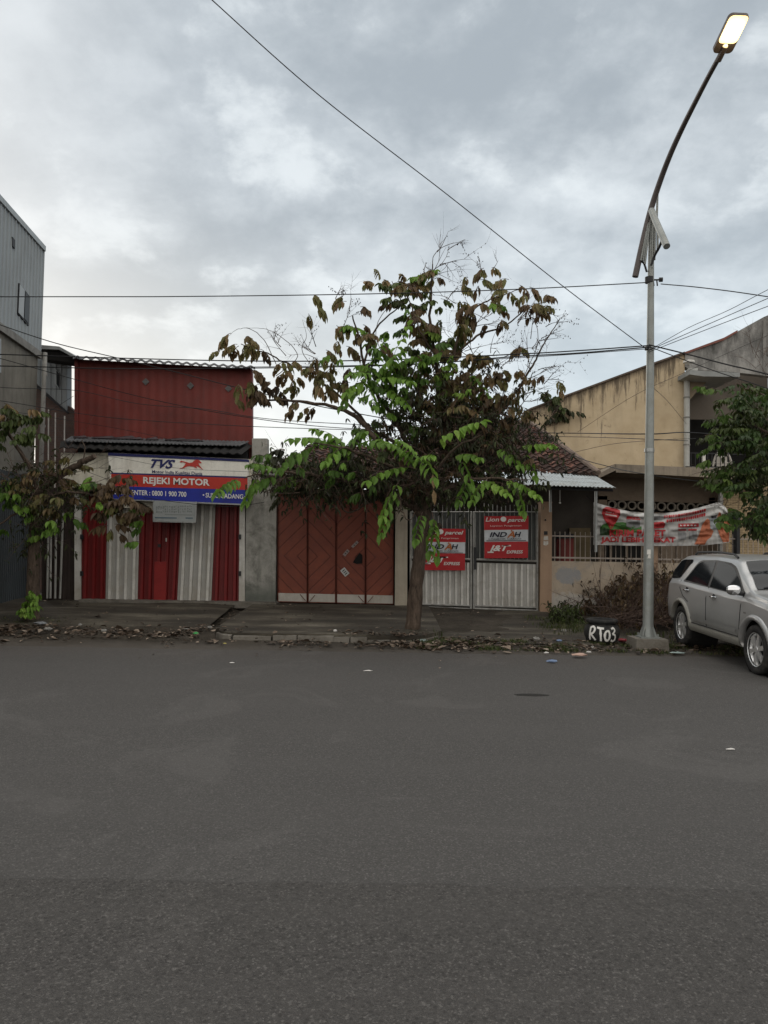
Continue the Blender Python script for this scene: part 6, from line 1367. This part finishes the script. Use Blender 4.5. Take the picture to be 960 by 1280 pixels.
GR = leafmat('grass_blade', [(0, (.03, .04, .012)), (.6, (.06, .085, .02)), (1, (.14, .13, .055))], .2)
o = gm.build('grass', GR); tag(o, 'patchy short grass along the road edge', 'grass', kind='stuff')
# fallen leaves
fm = MB()
def fleaf(x, y, z=None, s=1):
    z = gz(x, y) if z is None else z
    a = random.uniform(0, 6.28); d = V((math.cos(a), math.sin(a), random.uniform(-.15, .35))); L = random.uniform(.05, .13) * s
    leaf(fm, V((x, y, z + random.uniform(.012, .04))), d, V((random.gauss(0, .3), random.gauss(0, .3), 1)), L, L * random.uniform(.4, .6), random.random() ** 1.3, .25, random.uniform(-.3, .4))
for k in range(3600):
    r_ = random.random()
    if r_ < .28: x, y = random.gauss(-6.6, .8), random.gauss(13.35, .45)
    elif r_ < .42: x, y = random.gauss(-3.9, .7), random.gauss(13.4, .28)
    elif r_ < .72: x, y = random.gauss(1.0, 1.1), random.gauss(12.85, .30)
    elif r_ < .85: x, y = random.uniform(-3.6, 6), random.gauss(12.6, .16)
    else: x, y = random.uniform(2, 7.5), random.gauss(12.9, .45)
    if y < 12.2 or y > 17.5: continue
    if nz(x * 1.1, y * 2.2, 3) < -.08 and random.random() < .8: continue
    if -3.2 < x < .8 and y > 12.95: z = slabz(x, y)
    else: z = max(gz(x, y), 0)
    if -3.2 < x < .8 and y > 13.3 and random.random() < .8: continue
    fleaf(x, y, z + .01, random.choice((.6, .8, 1, 1.5)))
for k in range(25): fleaf(random.uniform(-9, 7), random.uniform(9.5, 12.2) if k % 3 else random.uniform(11.4, 12.2), .0, .5)
for k in range(240):
    x, y = random.uniform(-7.6, 3.2), random.uniform(13.4, 17.6); z = slabz(x, y) if -3.2 < x < .85 else (gz(x, y) + .035); fleaf(x, y, z + .01, .7)
FL = leafmat('fallen_leaf', [(0, (.03, .02, .013)), (.4, (.08, .053, .036)), (.7, (.16, .115, .083)), (1, (.34, .27, .21))], .1)
o = fm.build('fallen_leaves', FL); tag(o, 'dry fallen leaves strewn along the kerb', 'leaves', kind='stuff')
# litter
def lump(name, label, cat, u, v, z, sx_, sy_, sz_, m, seed):
    c = G(u, v, z); sx_ *= .85; sy_ *= .85; sz_ *= .85
    mb = MB(); rows = []
    for i in range(9):
        th = math.pi * i / 8; rows.append([c + V((math.sin(th) * math.cos(ph) * sx_, math.sin(th) * math.sin(ph) * sy_, sz_ * .8 - math.cos(th) * sz_)) * (1 + .45 * nz(math.cos(ph) * 2 + seed, math.sin(ph) * 2, i * .5)) if False else c + V((math.sin(th) * math.cos(ph) * sx_ * (1 + .6 * nz(math.cos(ph) * 2 + seed, math.sin(ph) * 2, i * .5)), math.sin(th) * math.sin(ph) * sy_ * (1 + .4 * nz(seed, ph, i)), (1 - math.cos(th)) * sz_ * (1 + .5 * nz(math.cos(ph) * 1.7, math.sin(ph) * 1.7, i + seed)))) for ph in [2 * math.pi * k / 14 for k in range(14)]])
    mb.grid(rows, closed=True); tag(mb.build(name, m, None, origin=c), label, cat)
PW = flat('litter_white', (.55, .53, .5)); PG = flat('litter_green', (.04, .32, .08)); PB = flat('litter_blue', (.14, .2, .32)); PT = flat('litter_teal', (.3, .38, .36)); PP = flat('litter_pink', (.42, .28, .22)); PY = flat('litter_yellow', (.42, .36, .08)); PR_ = flat('litter_red', (.3, .04, .05))
lump('plastic_bag', 'crumpled bright green plastic wrapper at the left end of the kerb', 'litter', 245, 794, .06, .055, .04, .03, PG, 1)
lump('plastic_cup', 'small crushed white cup lying on the slab before the garage', 'litter', 419, 790, .17, .04, .035, .025, PW, 2)
lump('styrofoam_box', 'crushed pale teal carton beside the tree foot', 'litter', 527, 803, .05, .10, .06, .03, PT, 3)
lump('yellow_wrapper', 'small yellow wrapper among leaves left of the tree', 'litter', 507, 802, .05, .05, .03, .015, PY, 4)
lump('stone', 'flat pinkish stone on the verge between tyre and road', 'stone', 724, 820, .03, .13, .08, .025, PP, 5)
lump('bottle_litter', 'crushed blue and white plastic cup on the asphalt edge', 'litter', 690, 828, .01, .09, .045, .022, PB, 6)
lump('blue_bag', 'faded blue plastic bag on the driveway ramp', 'litter', 699, 802, .07, .06, .04, .02, PB, 7)
lump('paper_cup', 'white paper scrap lying just left of the tyre bollard base', 'litter', 741, 812, .04, .035, .03, .03, PW, 8)
lump('paper_scrap', 'white crumpled paper between stone and tyre bollard', 'litter', 736, 816, .04, .05, .03, .015, PW, 9)
lump('paper_scrap', 'white scrap on the leaf litter left of the stone', 'litter', 683, 817, .03, .045, .03, .015, PW, 10)
lump('red_wrapper', 'dark red wrapper pressed against the lamp footing', 'litter', 778, 802, .06, .10, .05, .03, PR_, 11)
lump('green_wrapper', 'torn green plastic strip on the verge right of the lamp', 'litter', 847, 817, .03, .14, .04, .015, PT, 12)
lump('yellow_scrap', 'yellow leaf wrapper in the gutter below the kerb', 'litter', 281, 805, .03, .04, .025, .01, PY, 13)
lump('white_scrap', 'white scrap on the road left of the tree', 'litter', 290, 829, .003, .045, .02, .008, PW, 14)
lump('paper_scrap', 'thin pale paper strip on the road before the tree', 'litter', 460, 839, .003, .07, .02, .008, PW, 15)
lump('paper_scrap', 'pale paper scrap alone on the asphalt toward the right edge', 'litter', 913, 937, .003, .045, .018, .006, PW, 16)
lump('grey_rag', 'grey rag lying on leaves beside the small tree', 'litter', 50, 781, .12, .16, .08, .03, flat('rag_grey', (.2, .21, .22)), 17)
# stones and rubble at the drain
for k, (u, v) in enumerate(((240, 775), (236, 782), (250, 780), (262, 786), (233, 788), (705, 790), (690, 780), (670, 800), (100, 783), (60, 788), (130, 790))):
    lump('rubble_stone', ['loose grey stone in the broken drain left of the slab', 'loose stone in the dirt along the driveway edge', 'loose stone in the dirt before the shop'][0 if k < 5 else 1 if k < 8 else 2], 'stone', u, v, .1, random.uniform(.04, .09), .05, .03, CONC, 30 + k)
    bpy.data.objects[-1] if False else None
for o in COL.objects:
    if o.name.startswith('rubble_stone'): o['group'] = 'loose stones ' + ('in the drain' if 'drain' in o['label'] else 'by the driveway' if 'driveway' in o['label'] else 'before the shop')
# worn dip in the asphalt
mb = MB(); c = G(665, 868.5, .003); pts = [c + V((.20 * math.cos(t) * (1 + .25 * nz(math.cos(t) * 2, math.sin(t) * 2)), 0.075 * math.sin(t) * (1 + .2 * nz(math.sin(t) * 3)), 0)) for t in [k * math.pi / 12 for k in range(24)]]
mb.prism(pts, (0, 0, -.002)); o = mb.build('road_patch', asphalt('tar_patch', (.035, .033, .03), False)); o['kind'] = 'structure'
print('faces', sum(len(o.data.polygons) for o in COL.objects if o.type == 'MESH'))
